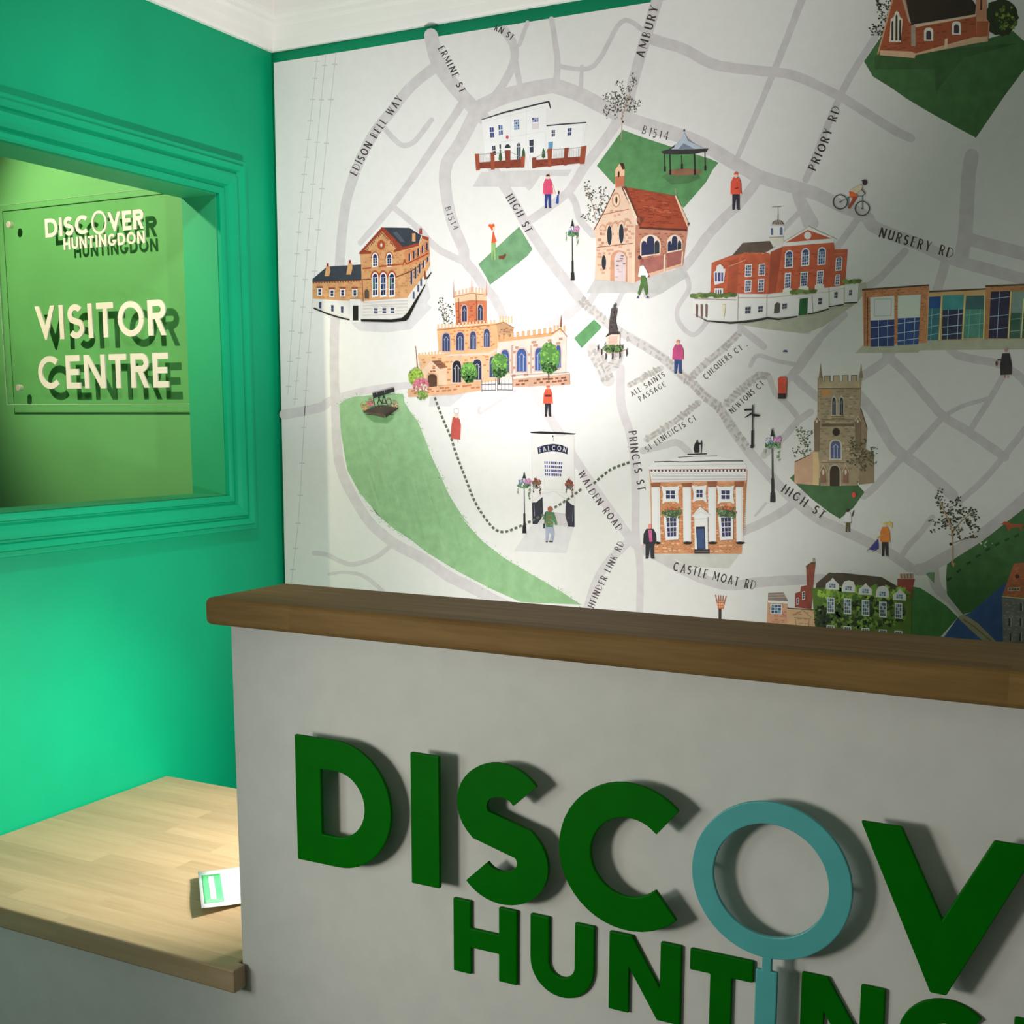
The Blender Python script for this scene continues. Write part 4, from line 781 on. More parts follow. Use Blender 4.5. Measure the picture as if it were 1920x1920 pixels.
# --- red town hall with cupola
base(); ref(190, 192, 174); g = D1
CR, RB, RB2 = (222, 212, 190), (168, 84, 56), (150, 74, 50)
g.p(CR, (100, 1065), (540, 1080), (545, 1020), (860, 1030), (1100, 1000), (1450, 950), (1460, 930), (1760, 910), (1750, 1100), (1460, 1160), (1140, 1240), (850, 1260), (480, 1300), (250, 1290), (100, 1215))
g.p(RB, (290, 710), (470, 640), (600, 615), (875, 620), (1000, 545), (1510, 500), (1520, 575), (1650, 570), (1625, 930), (1460, 955), (1100, 990), (855, 1020), (540, 1015), (275, 1020)); g.p(RB2, (470, 690), (560, 655), (545, 1015), (440, 1015)); g.p((140, 68, 46), (880, 600), (1000, 548), (930, 1000), (855, 1020)); bricks(g, (150, 72, 48), [(290, 720), (470, 650), (860, 640), (850, 1000), (280, 1010)], 56, 24, .3); bricks(g, (150, 72, 48), [(1000, 560), (1500, 520), (1460, 930), (940, 990)], 56, 24, .3)
g.p((84, 72, 62), (490, 640), (600, 510), (870, 490), (910, 560), (830, 610), (600, 615)); cren(g, RB, (600, 625), (870, 630), 4, 22, .75)
g.p((208, 204, 190), (830, 605), (1260, 340), (1540, 470), (1510, 480), (1000, 530), (860, 610)); g.p(RB, (1030, 505), (1250, 378), (1490, 465)); g.p((206, 202, 188), (1000, 515), (1510, 480), (1512, 505), (1000, 545)); g.e((206, 204, 192), 1250, 435, 36, 38); g.lines((140, 134, 120), 5, ((840, 600), (1262, 345), (1540, 472)))
g.p((190, 186, 172), (862, 450), (1010, 450), (1005, 530), (930, 550)); g.p((228, 230, 222), (872, 340), (1018, 340), (1008, 445), (875, 450)); g.p((96, 84, 78), *[(952+60*math.cos(t*.314), 325-45*math.sin(t*.314)) for t in range(11)]); g.lines((160, 150, 140), 5, *[((952+k, 326), (952+k*.4, 284)) for k in (-44, -22, 0, 22, 44)]); g.l((110, 104, 90), 9, (952, 280), (954, 225)); g.l((120, 118, 100), 4, (954, 225), (952, 145)); g.l((120, 118, 100), 5, (895, 152), (985, 148)); lancet(g, 893, 395, 26, 70, (84, 94, 116), None, 0); lancet(g, 985, 390, 30, 80, (84, 94, 116), None, 0); g.l((130, 110, 96), 7, (865, 455), (1010, 448))
for q in ([(625, 725), (692, 722), (688, 848), (620, 850)], [(762, 720), (828, 716), (824, 835), (756, 838)], [(622, 880), (690, 876), (685, 1000), (618, 1005)], [(756, 870), (818, 868), (812, 995), (750, 998)]): window(g, q, 3, 4, (62, 66, 92), m=.1, alt=(92, 104, 124))
for x, y in ((1065, 680), (1228, 660), (1392, 650)): window(g, [(x-42, y-50), (x+42, y-54), (x+38, y+76), (x-46, y+84)], 3, 4, (58, 68, 104), m=.12, alt=(84, 122, 130), arch=.36)
for q in ([(1022, 810), (1085, 805), (1078, 965), (1016, 975)], [(1180, 800), (1256, 795), (1244, 945), (1172, 955)], [(1344, 788), (1412, 782), (1400, 922), (1336, 930)]): window(g, q, 3, 5, (58, 66, 100), m=.1, alt=(88, 110, 130)); g.p((206, 200, 182), (q[3][0]-14, q[3][1]), (q[2][0]+14, q[2][1]), (q[2][0]+18, q[2][1]+40), (q[3][0]-16, q[3][1]+45))
window(g, [(1532, 670), (1598, 660), (1590, 785), (1524, 790)], 3, 4, (70, 84, 104), m=.12, arch=.15); window(g, [(1526, 845), (1578, 838), (1570, 932), (1518, 936)], 2, 3, (90, 94, 112), m=.14, arch=.2); g.l((190, 120, 92), 5, (1520, 620), (1645, 612)); g.l((214, 150, 120), 6, (460, 745), (630, 680))
g.p(WH, (310, 800), (335, 785), (340, 740), (375, 720), (405, 745), (410, 770), (428, 765), (412, 905), (318, 930)); 
for x in (335, 365, 397): g.r((66, 62, 110), x-11 if x != 365 else x-13, 806, x+7 if x != 365 else x+14, 895)
g.r(WH, 318, 962, 405, 1025)
for x in (335, 358, 380): g.r((70, 66, 84), x-7, 978, x+6, 1020)
for x0, x1, y in ((100, 540, 1035), (1620, 1765, 895), (1100, 1320, 1005)): 
    for i in range(int((x1-x0)/34)+1): blob(g, random.choice(((86, 106, 52), (70, 92, 44), (104, 122, 66))), x0+i*34, y+random.uniform(-8, 8)-(i*3 if x0 == 1100 else 0), 34, 22, 12, .2)
for q in ([(622, 1148), (682, 1144), (678, 1218), (620, 1222)], [(752, 1142), (802, 1138), (800, 1200), (750, 1206)], [(994, 1118), (1044, 1112), (1040, 1168), (990, 1174)], [(1354, 1060), (1394, 1056), (1390, 1124), (1350, 1128)], [(1516, 1000), (1550, 996), (1546, 1062), (1512, 1066)], [(1664, 978), (1692, 975), (1688, 1034), (1660, 1038)]): window(g, q, 2, 2, (58, 62, 78), None, .02, bar_=.2)
g.p((74, 74, 64), (912, 1215), (918, 1125), (945, 1102), (970, 1120), (965, 1208)); g.p((226, 222, 206), (1120, 1065), (1290, 1040), (1300, 1215), (1130, 1240)); g.p((40, 84, 46), (1170, 1070), (1254, 1055), (1246, 1225), (1158, 1235))
g.lines((180, 164, 140), 5, ((550, 1060), (860, 1060), (1450, 1000), (1615, 960)), ((110, 1072), (530, 1085)), ((552, 1030), (548, 1285)), ((840, 1030), (836, 1250)), ((1460, 960), (1462, 1150)), ((1612, 945), (1610, 1120)))
for x in (140, 188, 235): g.p((110, 86, 76), (x-10, 1120), (x+12, 1130), (x+8, 1260), (x-8, 1245))
g.p((206, 190, 164), (392, 1125), (430, 1125), (415, 1250), (395, 1240)); g.p((46, 42, 38), (100, 1215), (240, 1285), (480, 1300), (700, 1280), (850, 1250), (960, 1268), (1145, 1238), (1145, 1252), (960, 1282), (850, 1272), (700, 1302), (480, 1320), (240, 1296)); g.l((46, 42, 38), 12, (1250, 1220), (1320, 1212), (1460, 1170)); g.l((46, 42, 38), 12, (1460, 1148), (1610, 1125)); g.l((46, 42, 38), 12, (1618, 1112), (1745, 1105))
# --- library on the right
base(); ref(138, 150, 126); g = D3; BK = (132, 92, 60)
g.p(BK, (208, 800), (915, 755), (915, 850), (890, 1370), (220, 1410)); bricks(g, (112, 76, 50), [(212, 810), (910, 765), (880, 1360), (222, 1400)], 44, 18, .5, -.06)
g.p((140, 116, 78), (905, 820), (1520, 795), (1500, 1330), (890, 1345)); g.p((124, 90, 56), (1515, 760), (1960, 745), (1960, 1325), (1500, 1330)); bricks(g, (106, 76, 46), [(1520, 770), (1920, 760), (1920, 820), (1520, 820)], 44, 18, .5)
for q in ((205, 800, 915, 752), (915, 820, 1515, 792), (1510, 762, 1960, 745)): g.p((58, 46, 34), (q[0], q[1]), (q[2], q[3]), (q[2], q[3]+16), (q[0], q[1]+20))
def glass(q, c0, split, c1, vx, hy, lc=(120, 140, 150)):
    g.p(c0, *q)
    if split < 1: g.p(c1, quad(q, 0, split), quad(q, 1, split), q[2], q[3])
    for v in vx: g.l(lc, 6, quad(q, v, max(split if split < 1 else 0, 0)), quad(q, v, 1))
    for h_ in hy: g.l(lc, 7, quad(q, 0, h_+.02), quad(q, 1, h_-.02))
glass([(292, 890), (548, 875), (545, 1405), (298, 1412)], (146, 162, 146), .47, (34, 44, 78), (.33, .72), (.6, .82)); g.lines((110, 124, 110), 6, ((338, 910), (516, 905), (512, 1082), (336, 1090), (338, 910)))
glass([(585, 872), (828, 860), (800, 1385), (580, 1395)], (140, 158, 138), .46, (36, 52, 88), (.33, .78), (.55, .74, .9)); glass([(915, 885), (1040, 880), (1010, 1340), (898, 1345)], (28, 56, 96), .27, (40, 80, 84), (.3,), (.42, .68, .87), (90, 130, 130)); glass([(1062, 868), (1282, 862), (1258, 1332), (1050, 1336)], (48, 102, 100), .33, (34, 38, 52), (.28, .78), (.45, .7, .88)); glass([(1310, 875), (1502, 870), (1484, 1318), (1278, 1322)], (44, 72, 72), .32, (56, 98, 84), (.25, .8), (.44, .68), (80, 130, 112)); glass([(1570, 828), (1772, 822), (1742, 1322), (1545, 1322)], (34, 34, 48), 1, NV, (.45,), (.14, .52, .8), (110, 130, 136)); glass([(1800, 828), (1960, 826), (1960, 1320), (1765, 1320)], (88, 108, 98), .46, (40, 68, 54), (.6,), (.58, .84), (96, 116, 108))
for a, b in (((1050, 880), (1025, 1345)), ((1295, 870), (1270, 1335)), ((1508, 860), (1492, 1330)), ((1785, 828), (1755, 1322)), ((1920, 900), (1890, 1320))): g.l((156, 146, 96), 14, a, b)
g.l((70, 48, 32), 10, (262, 890), (258, 1405)); g.lines((90, 62, 42), 6, ((235, 830), (232, 1400)))
# --- grey stone church on the right
base(); ref(158, 166, 146); g = D4; SG = (124, 112, 88)
dots(g, [(510, 1050, 45, 50), (530, 1120, 60, 60), (640, 1100, 50, 45), (580, 1190, 80, 60), (460, 1310, 45, 40), (560, 1280, 80, 70), (600, 1340, 60, 40), (450, 1380, 20, 25)], 120, (6, 12), ((62, 66, 46), (80, 84, 60)))
g.p((112, 98, 74), (1240, 800), (1320, 1045), (1300, 1290), (1400, 1350), (1400, 1700), (1220, 1720), (1200, 900)); g.p((150, 122, 98), (445, 1440), (640, 1350), (720, 1250), (750, 1500), (740, 1730), (445, 1705)); g.p((160, 140, 100), (670, 1340), (720, 1300), (745, 1480), (735, 1725), (665, 1720)); g.l((66, 54, 42), 10, (450, 1448), (640, 1355)); g.l((62, 52, 40), 10, (1240, 800), (1318, 1050))
g.p(SG, (722, 440), (785, 420), (790, 490), (1210, 490), (1215, 410), (1250, 430), (1240, 720), (1225, 910), (1245, 1480), (1200, 1730), (760, 1735), (735, 1330), (680, 1330), (680, 960), (720, 880)); bricks(g, (108, 96, 76), [(730, 500), (1235, 500), (1225, 1700), (765, 1700), (735, 1300), (690, 1000)], 60, 30, .4); bricks(g, (140, 128, 100), [(760, 560), (1200, 560), (1200, 1450), (760, 1450)], 80, 36, .2)
g.p((136, 124, 98), (790, 480), (1210, 480), (1235, 565), (720, 565)); cren(g, (136, 124, 98), (785, 490), (1215, 480), 4, 74, .6, (84, 72, 58)); g.l((66, 54, 40), 10, (725, 568), (1240, 566))
for x in (760, 1245): g.p((104, 92, 72), (x-24, 440), (x-12, 350), (x, 262), (x+8, 350), (x+20, 440))
g.p((150, 104, 56), (770, 590), (880, 590), (870, 640), (780, 660)); 
for x in (920, 1010): g.p((140, 140, 124), (x-30, 880), (x-30, 690), (x, 640), (x+30, 690), (x+30, 880)); lancet(g, x, 780, 44, 210, (40, 44, 50), None, 1, ec=(120, 124, 116))
g.lines((90, 78, 60), 8, ((885, 900), (1050, 900)), ((890, 925), (1050, 925)), ((770, 940), (1160, 940)), ((765, 1452), (1230, 1455))); g.l((84, 70, 54), 34, (770, 1005), (1160, 1002)); g.e((52, 44, 32), 946, 1088, 46, 50); g.e((34, 30, 24), 946, 1088, 34, 38)
for x in (718, 1208): g.p((96, 82, 62), (x-38, 960), (x, 895), (x+38, 960), (x+30, 1320), (x-30, 1320)); g.l((150, 138, 112), 10, (x-38, 962), (x, 898), (x+38, 962)); g.e((158, 150, 128), x-4, 960, 14, 20)
lancet(g, 940, 1300, 120, 215, (66, 72, 100), (150, 146, 126), 2, ec=(130, 140, 150)); g.p((140, 130, 108), *[(930+78*math.cos(t*.314), 1580-110*math.sin(t*.314)) for t in range(11)], (852, 1735), (1008, 1735)); lancet(g, 928, 1615, 118, 245, (44, 36, 26), None, 0)
for x in (790, 1060): g.p((108, 80, 64), (x-34, 1700), (x-30, 1560), (x, 1490), (x+30, 1560), (x+34, 1700)); g.l((150, 138, 112), 10, (x-40, 1570), (x, 1485), (x+40, 1570)); g.e((160, 150, 130), x, 1570, 14, 34)
dots(g, [(1130, 1190, 45, 50), (1150, 1250, 60, 50), (1270, 1220, 50, 50), (1200, 1330, 100, 60), (1280, 1380, 120, 70), (1390, 1320, 60, 55), (1180, 1440, 110, 50), (1380, 1440, 50, 60), (1260, 1500, 70, 60)], 230, (6, 12), ((58, 60, 40), (74, 76, 52))); g.e((176, 60, 48), 1158, 1842, 26, 34)
# --- white inn with the blue sign
base(); ref(249, 248, 245); g = D7
g.p((245, 243, 240), (490, 360), (1005, 365), (1010, 1200), (1000, 1450), (930, 1455), (900, 1120), (760, 1030), (620, 1110), (560, 1420), (500, 1420)); g.lines((228, 222, 220), 5, ((495, 370), (500, 1160)), ((1000, 370), (1008, 1190)), ((640, 890), (655, 1010), (860, 1015), (870, 895)), ((500, 1150), (620, 1060), (760, 1030), (900, 1060), (1010, 1190)))
g.p((40, 34, 40), (470, 320), (600, 312), (800, 320), (1025, 338), (1000, 352), (800, 346), (600, 340), (485, 334)); g.e((40, 36, 40), 746, 370, 10); g.l((120, 110, 110), 4, (750, 380), (752, 430))
g.p((40, 44, 72), (562, 505), (650, 475), (750, 462), (850, 475), (925, 512), (920, 588), (840, 562), (740, 552), (650, 562), (570, 585)); text('FALCON', g((590, 566), (680, 545), (750, 540), (830, 546), (900, 562)), 9, s=.12, c=(226, 226, 230), L=230, gap=.3)
g.p(WH, (620, 645), (885, 660), (865, 895), (640, 880)); window(g, [(635, 660), (868, 672), (850, 862), (648, 852)], 9, 4, (78, 74, 150), None, .01, alt=(120, 112, 180), bar_=.34)
for x0, x1 in ((683, 698), (800, 815)): g.p(WH, (x0, 655), (x1, 655), (x1-2, 860), (x0+6, 860))
g.p((246, 245, 243), (640, 1110), (760, 1030), (890, 1120), (905, 1330), (700, 1260), (630, 1330)); g.p((222, 216, 216), (560, 1420), (640, 1330), (770, 1280), (900, 1300), (930, 1450), (700, 1430)); g.lines((200, 194, 196), 4, ((790, 1300), (810, 1440)), ((830, 1310), (840, 1440)), ((770, 1290), (900, 1310)))
g.p((62, 62, 72), (500, 1165), (545, 1165), (622, 1100), (632, 1320), (560, 1425), (505, 1425)); g.p((62, 62, 72), (905, 1130), (975, 1195), (1003, 1200), (1005, 1460), (930, 1455), (895, 1320)); g.l((150, 150, 170), 7, (518, 1190), (528, 1330)); g.l((150, 150, 170), 7, (990, 1220), (985, 1400)); g.l((44, 44, 70), 12, (503, 1170), (508, 1420)); g.l((40, 40, 66), 12, (998, 1205), (1000, 1455))
for x, y in ((550, 930), (943, 940)): dabs(g, ((176, 84, 66), (150, 60, 56), (110, 110, 80)), x, y, 48, 50, 46, 16); dabs(g, ((120, 124, 130), (90, 96, 80)), x, y+40, 40, 30, 22, 11); dabs(g, ((170, 80, 66), (90, 100, 70)), x+42, y+95, 10, 50, 14, 10); dabs(g, ((90, 84, 74),), x-36, y+80, 8, 36, 9, 9); g.l((120, 110, 110), 4, (x, y-75), (x, y-50))
# --- brick bank with white columns
base(); ref(232, 230, 222); g = D6; BR = (214, 150, 104)
g.p((226, 190, 158), (240, 520), (1415, 520), (1410, 680), (1350, 1525), (265, 1525)); g.p(BR, (255, 680), (1410, 660), (1345, 1525), (270, 1525)); bricks(g, (196, 122, 78), [(265, 690), (1400, 670), (1345, 1515), (275, 1515)], 42, 19, .75, 0, .12); bricks(g, (232, 186, 150), [(265, 690), (1400, 670), (1345, 1515), (275, 1515)], 60, 30, .3)
g.p((244, 242, 236), (300, 420), (590, 370), (700, 330), (930, 325), (1050, 352), (1365, 412), (1400, 460), (1415, 640), (270, 665), (235, 520), (225, 490)); g.lines((54, 44, 42), 12, ((300, 424), (460, 418), (640, 424), (1000, 412), (1365, 412))); g.lines((80, 64, 60), 8, ((585, 368), (800, 355), (1050, 352))); g.lines((50, 42, 40), 14, ((698, 333), (932, 325)))
g.lines((206, 200, 196), 5, ((330, 470), (1400, 452)), ((260, 570), (1400, 560)), ((270, 600), (1400, 600)), ((290, 640), (1400, 632))); g.lines((150, 92, 76), 9, ((235, 520), (1400, 510))); g.lines((214, 150, 120), 8, ((240, 520), (268, 700)), ((1412, 520), (1408, 660)), ((270, 668), (1410, 650)))
for i in range(27): x = 258+i*43; g.r((110, 66, 56), x, 514, x+20, 540)
for i in range(2): g.p((214, 210, 208), (270, 585+i*40), (1395, 580+i*35), (1395, 595+i*35), (280, 600+i*40))
for x, w in ((315, 50), (690, 50), (992, 48), (1318, 42)):
    g.p((154, 96, 66), (x-62, 680 if x < 900 else 660), (x+62, 675 if x < 900 else 655), (x+46, 725), (x-46, 725)); g.p((245, 244, 240), (x-w, 725), (x+w, 725), (x+w+10 if x < 400 else x+w, 1385), (x-w+10, 1390)); g.lines((226, 206, 190), 4, ((x+w*.7, 740), (x+w*.75, 1370))); blob(g, (44, 36, 36), x+10, 1395, 56, 18, 14, .05)
for x, y, w, h_ in ((493, 815, 58, 52), (842, 803, 40, 48), (1155, 817, 56, 56)):
    g.p((244, 242, 238), (x-w-50, y-h_-55), (x-w-10, y-h_-40), (x+w+10, y-h_-45), (x+w+45, y-h_-55), (x+w+35, y), (x+w+48, y+h_+45), (x+w+40, y+h_+55), (x+w, y+h_+30), (x-w, y+h_+35), (x-w-40, y+h_+60), (x-w-30, y)); g.r((246, 245, 242), x-w-20, y-h_-25, x+w+20, y+h_+25); window(g, [(x-w, y-h_), (x+w, y-h_), (x+w, y+h_), (x-w, y+h_)], 2, 2, (58, 62, 98), None, .01)
for x, y in ((505, 1215), (1160, 1215)):
    g.p((246, 245, 242), (x-95, y-140), (x+90, y-145), (x+85, y+140), (x-70, y+150)); window(g, [(x-66, y-130), (x+62, y-132), (x+60, y+105), (x-48, y+112)], 3, 4, (56, 56, 108), None, .01, alt=(66, 70, 84)); g.l((160, 100, 80), 8, (x-60, y+152), (x+85, y+144))
    blob(g, (70, 88, 66), x, y-170, 100, 44, 22, .2); dabs(g, ((110, 136, 90), (150, 166, 120), (84, 110, 70)), x-60, y-190, 60, 60, 24, 17); dabs(g, ((110, 136, 90), (84, 110, 70)), x+70, y-180, 50, 70, 24, 16); dabs(g, ((206, 96, 70), (214, 110, 84)), x, y-235, 105, 20, 12, 14)
g.p((240, 238, 234), (745, 1075), (850, 960), (975, 1060), (940, 1090), (945, 1480), (785, 1480), (780, 1090)); g.lines((206, 200, 198), 6, ((750, 1075), (855, 985), (960, 1060)), ((790, 1065), (855, 1020), (925, 1055)), ((785, 1110), (940, 1100))); g.p((40, 46, 66), (798, 1200), (905, 1198), (915, 1470), (815, 1475)); g.p((60, 84, 130), (812, 1230), (895, 1228), (902, 1460), (824, 1462)); g.r((50, 48, 52), 780, 1472, 958, 1522); g.l((120, 116, 116), 8, (790, 1498), (950, 1495))
g.p((40, 36, 36), (780, 312), (770, 260), (785, 200), (805, 180), (805, 160), (818, 158), (822, 190), (855, 200), (858, 165), (866, 160), (872, 200), (864, 320), (856, 320), (856, 215), (832, 215), (836, 312))
for yy in range(690, 1300, 26): g.l((200, 136, 84), 10, (1375, yy), (1400-(yy-690)*.03, yy))
# --- ivy covered house at the lower right, cottage and fire basket
base(); ref(196, 190, 168); g = G(1300, 1000, 440)
g.p((180, 134, 104), (608, 545), (770, 560), (770, 770), (600, 770)); bricks(g, (160, 106, 80), [(612, 560), (765, 570), (765, 750), (605, 740)], 40, 16, .5); g.p((122, 108, 98), (612, 488), (735, 482), (778, 558), (610, 550)); g.lines((160, 148, 134), 5, ((615, 505), (742, 500)), ((612, 525), (755, 520))); g.p((222, 216, 200), (610, 550), (778, 556), (776, 576), (612, 566)); window(g, [(632, 578), (726, 582), (724, 662), (630, 656)], 3, 3, (50, 76, 104), (226, 226, 218), .06, alt=(84, 130, 150))
g.p((186, 150, 112), (765, 610), (1012, 625), (1010, 790), (765, 780)); g.l((70, 56, 46), 8, (768, 612), (1012, 628)); bricks(g, (160, 122, 88), [(765, 625), (1010, 635), (1010, 760), (765, 750)], 46, 18, .4); g.lines((140, 118, 90), 8, ((820, 670), (895, 630), (965, 690)), ((825, 690), (960, 700)), ((835, 700), (840, 760)), ((945, 705), (945, 765)))
g.p((132, 62, 48), (832, 490), (875, 475), (880, 435), (925, 425), (960, 470), (965, 620), (830, 605)); g.p((128, 70, 52), (922, 265), (1000, 240), (985, 380), (965, 620), (930, 470)); g.p((92, 70, 58), (920, 268), (965, 235), (1000, 232), (1000, 246), (960, 252), (925, 284)); g.r((150, 140, 124), 976, 202, 996, 236); window(g, [(844, 530), (862, 525), (860, 580), (844, 584)], 1, 2, NV, (206, 200, 190), .12); window(g, [(890, 478), (915, 472), (912, 540), (890, 545)], 1, 3, (60, 56, 60), (206, 200, 190), .12)
ref(150, 156, 134)
g.p((56, 50, 40), (1005, 410), (1110, 322), (1240, 326), (1540, 358), (1680, 440), (1680, 500), (1780, 530), (1000, 460)); g.p((106, 52, 44), (1668, 372), (1812, 375), (1795, 440), (1790, 530), (1670, 470)); g.p((128, 110, 92), (1690, 330), (1800, 325), (1798, 372), (1692, 370)); g.lines((84, 60, 50), 7, *[((1700+i*26, 332), (1704+i*26, 368)) for i in range(4)])
g.p((62, 84, 32), (968, 450), (1100, 440), (1400, 480), (1786, 530), (1785, 850), (1000, 800)); dabs(g, ((92, 122, 44), (110, 140, 52), (76, 104, 40)), 1400, 490, 380, 60, 170, 26); dabs(g, ((40, 56, 26), (30, 42, 22), (58, 80, 34), (84, 112, 44)), 1390, 650, 370, 130, 420, 24); dabs(g, ((34, 48, 24), (26, 36, 20)), 1050, 680, 60, 90, 60, 24)
for x in (1140, 1272, 1410, 1550, 1690): y = 395+(x-1130)*.16; rnd_ = x in (1272, 1550); g.p((196, 188, 168), (x-58, y+60), (x-55, y+15), (x-20 if not rnd_ else x-40, y-22 if rnd_ else y-10), (x, y-34), (x+20 if not rnd_ else x+40, y-22 if rnd_ else y-10), (x+52, y+20), (x+50, y+66)); window(g, [(x-30, y+12), (x+24, y+16), (x+24, y+52), (x-30, y+48)], 3, 2, (70, 84, 104), None, .01, alt=(96, 128, 132))
for x, y in ((1125, 590), (1262, 598), (1410, 612), (1552, 625), (1680, 636)): window(g, [(x-32, y-68), (x+30, y-64), (x+30, y+66), (x-32, y+60)], 3, 4, (56, 72, 78), (196, 198, 190), .1, alt=(96, 128, 134)); window(g, [(x-34, y+160), (x+30, y+164), (x+30, y+260), (x-34, y+256)], 3, 3, (60, 70, 70), (186, 188, 180), .1)
ref(244, 241, 232)
g.p((226, 124, 70), (190, 560), (256, 562), (244, 618), (200, 616)); g.lines((206, 112, 66), 6, ((190, 562), (180, 502)), ((207, 556), (203, 505)), ((222, 556), (222, 508)), ((238, 556), (243, 508)), ((254, 562), (268, 510))); g.lines((206, 112, 66), 5, ((188, 545), (260, 547))); g.r((72, 50, 46), 206, 616, 226, 720); 
for x in (200, 214, 228, 242): g.r((246, 226, 200), x-3, 572, x+3, 586); g.r((246, 226, 200), x-3, 596, x+2, 606)
# --- red roofed stone mill at the right edge, dog, walkers on the right
base(); ref(112, 120, 100); g = D5
g.p((96, 56, 38), (1820, 940), (1960, 930), (1960, 1290), (1700, 1270)); bricks(g, (116, 66, 40), [(1830, 950), (1920, 945), (1920, 1270), (1720, 1260)], 40, 18, .5); g.p((66, 66, 62), (1700, 1285), (1960, 1300), (1960, 1760), (1710, 1760)); bricks(g, (82, 80, 74), [(1705, 1295), (1920, 1300), (1920, 1720), (1712, 1720)], 36, 20, .4); g.l((140, 110, 76), 10, (1700, 1272), (1920, 1292)); window(g, [(1760, 1185), (1880, 1178), (1876, 1212), (1756, 1215)], 4, 1, (60, 50, 42), (150, 132, 104), .05)
for x, y in ((1775, 1530), (1885, 1530), (1890, 1380), (1785, 1680), (1880, 1680)): g.r((36, 36, 36), x-10, y-40, x+10, y+36); g.l((110, 108, 98), 6, (x+14, y-44), (x+14, y+40))
g.e((40, 28, 22), 1852, 1070, 20, 22)
g.p((92, 42, 26), (1690, 548), (1730, 520), (1770, 530), (1790, 545), (1900, 550), (1940, 540), (1900, 570), (1900, 610), (1885, 610), (1880, 580), (1790, 580), (1780, 612), (1760, 615), (1750, 580), (1740, 556))
def person(g, x, y, h, top, legs, hair, skin=(222, 170, 146), w=.26, coat=False, arms=None, shoe=(44, 40, 44)):
    # x, y = feet; h = height in local units
    if coat:
        g.p(top, (x-w*h*.38, y-h*.80), (x+w*h*.38, y-h*.80), (x+w*h*.62, y-h*.45), (x+w*h*.60, y-h*.12), (x-w*h*.60, y-h*.10), (x-w*h*.62, y-h*.45)); g.lines(skin, h*.035, ((x-h*.05, y-h*.1), (x-h*.05, y)), ((x+h*.06, y-h*.1), (x+h*.06, y)))
    else:
        g.p(legs, (x-w*h*.36, y-h*.47), (x+w*h*.36, y-h*.47), (x+w*h*.36, y-h*.02), (x+w*h*.08, y-h*.01), (x+w*h*.02, y-h*.36), (x-w*h*.14, y), (x-w*h*.36, y)); g.p(shoe, (x-w*h*.42, y+h*.01), (x-w*h*.12, y-h*.03), (x-w*h*.12, y+h*.01)); g.p(shoe, (x+w*h*.08, y+h*.01), (x+w*h*.34, y-h*.03), (x+w*h*.44, y+h*.01))
        g.p(top, (x-w*h*.30, y-h*.84), (x+w*h*.30, y-h*.84), (x+w*h*.52, y-h*.70), (x+w*h*.56, y-h*.42), (x+w*h*.40, y-h*.40), (x-w*h*.40, y-h*.40), (x-w*h*.56, y-h*.42), (x-w*h*.52, y-h*.70))
        g.e(skin, x-w*h*.52, y-h*.40, h*.022); g.e(skin, x+w*h*.52, y-h*.40, h*.022)
    g.e(skin, x, y-h*.90, h*.05, h*.065, 12); g.p(hair, *[(x+h*.058*math.cos(t*.39), y-h*.92-h*.06*math.sin(t*.39)) for t in range(9)])
ref(150, 160, 140); base(70)
person(D5, 158, 625, 235, (176, 186, 176), (66, 62, 34), (48, 34, 26), (60, 40, 30)); D5.l((60, 40, 30), 12, (200, 470), (218, 410))
person(D5, 530, 865, 345, (176, 96, 40), (40, 34, 32), (190, 140, 76), (200, 150, 120), .26); D5.p((190, 140, 76), (540, 540), (570, 518), (605, 545), (600, 585), (575, 570)); D5.l((196, 112, 60), 16, (510, 650), (455, 688)); D5.p((46, 46, 96), (360, 800), (460, 700), (465, 790), (430, 815)); D5.l((90, 90, 90), 6, (350, 820), (460, 690)); D5.l((100, 100, 110), 6, (405, 830), (430, 800))
person(D3, 1728, 1745, 330, (40, 38, 38), (40, 38, 38), (120, 120, 118), (150, 100, 88), .3, coat=True); D3.l((40, 38, 38), 18, (1690, 1550), (1638, 1552)); D3.e((84, 44, 44), 1628, 1588, 12, 26)
ref(176, 186, 174); g = G(1340, 290, 320)
person(g, 238, 615, 425, (178, 70, 52), (40, 40, 48), (190, 66, 48), (206, 160, 140), .26); g.l((110, 40, 36), 14, (228, 382), (268, 372))
for x, y, r_ in ((1412, 532, 80), (1660, 605, 80)): g.lines((54, 50, 46), 11, tuple((x+r_*math.cos(t*.2618), y+r_*math.sin(t*.2618)) for t in range(25))); g.e((54, 50, 46), x, y, 10)
g.lines((84, 104, 108), 9, ((1412, 532), (1505, 480), (1660, 465), (1660, 605)), ((1505, 470), (1500, 600)), ((1660, 465), (1690, 440)), ((1505, 600), (1600, 470)))
g.p((206, 170, 144), (1510, 400), (1630, 340), (1665, 350), (1650, 390), (1590, 440)); g.p((190, 90, 48), (1510, 410), (1560, 420), (1610, 460), (1560, 500), (1520, 470)); g.p((140, 66, 44), (1560, 470), (1610, 470), (1560, 550), (1515, 610), (1500, 600)); g.l((90, 60, 50), 12, (1650, 385), (1695, 442)); g.e((64, 44, 50), 1688, 315, 27, 30); g.p((44, 40, 56), (1645, 290), (1690, 278), (1715, 300), (1700, 312))
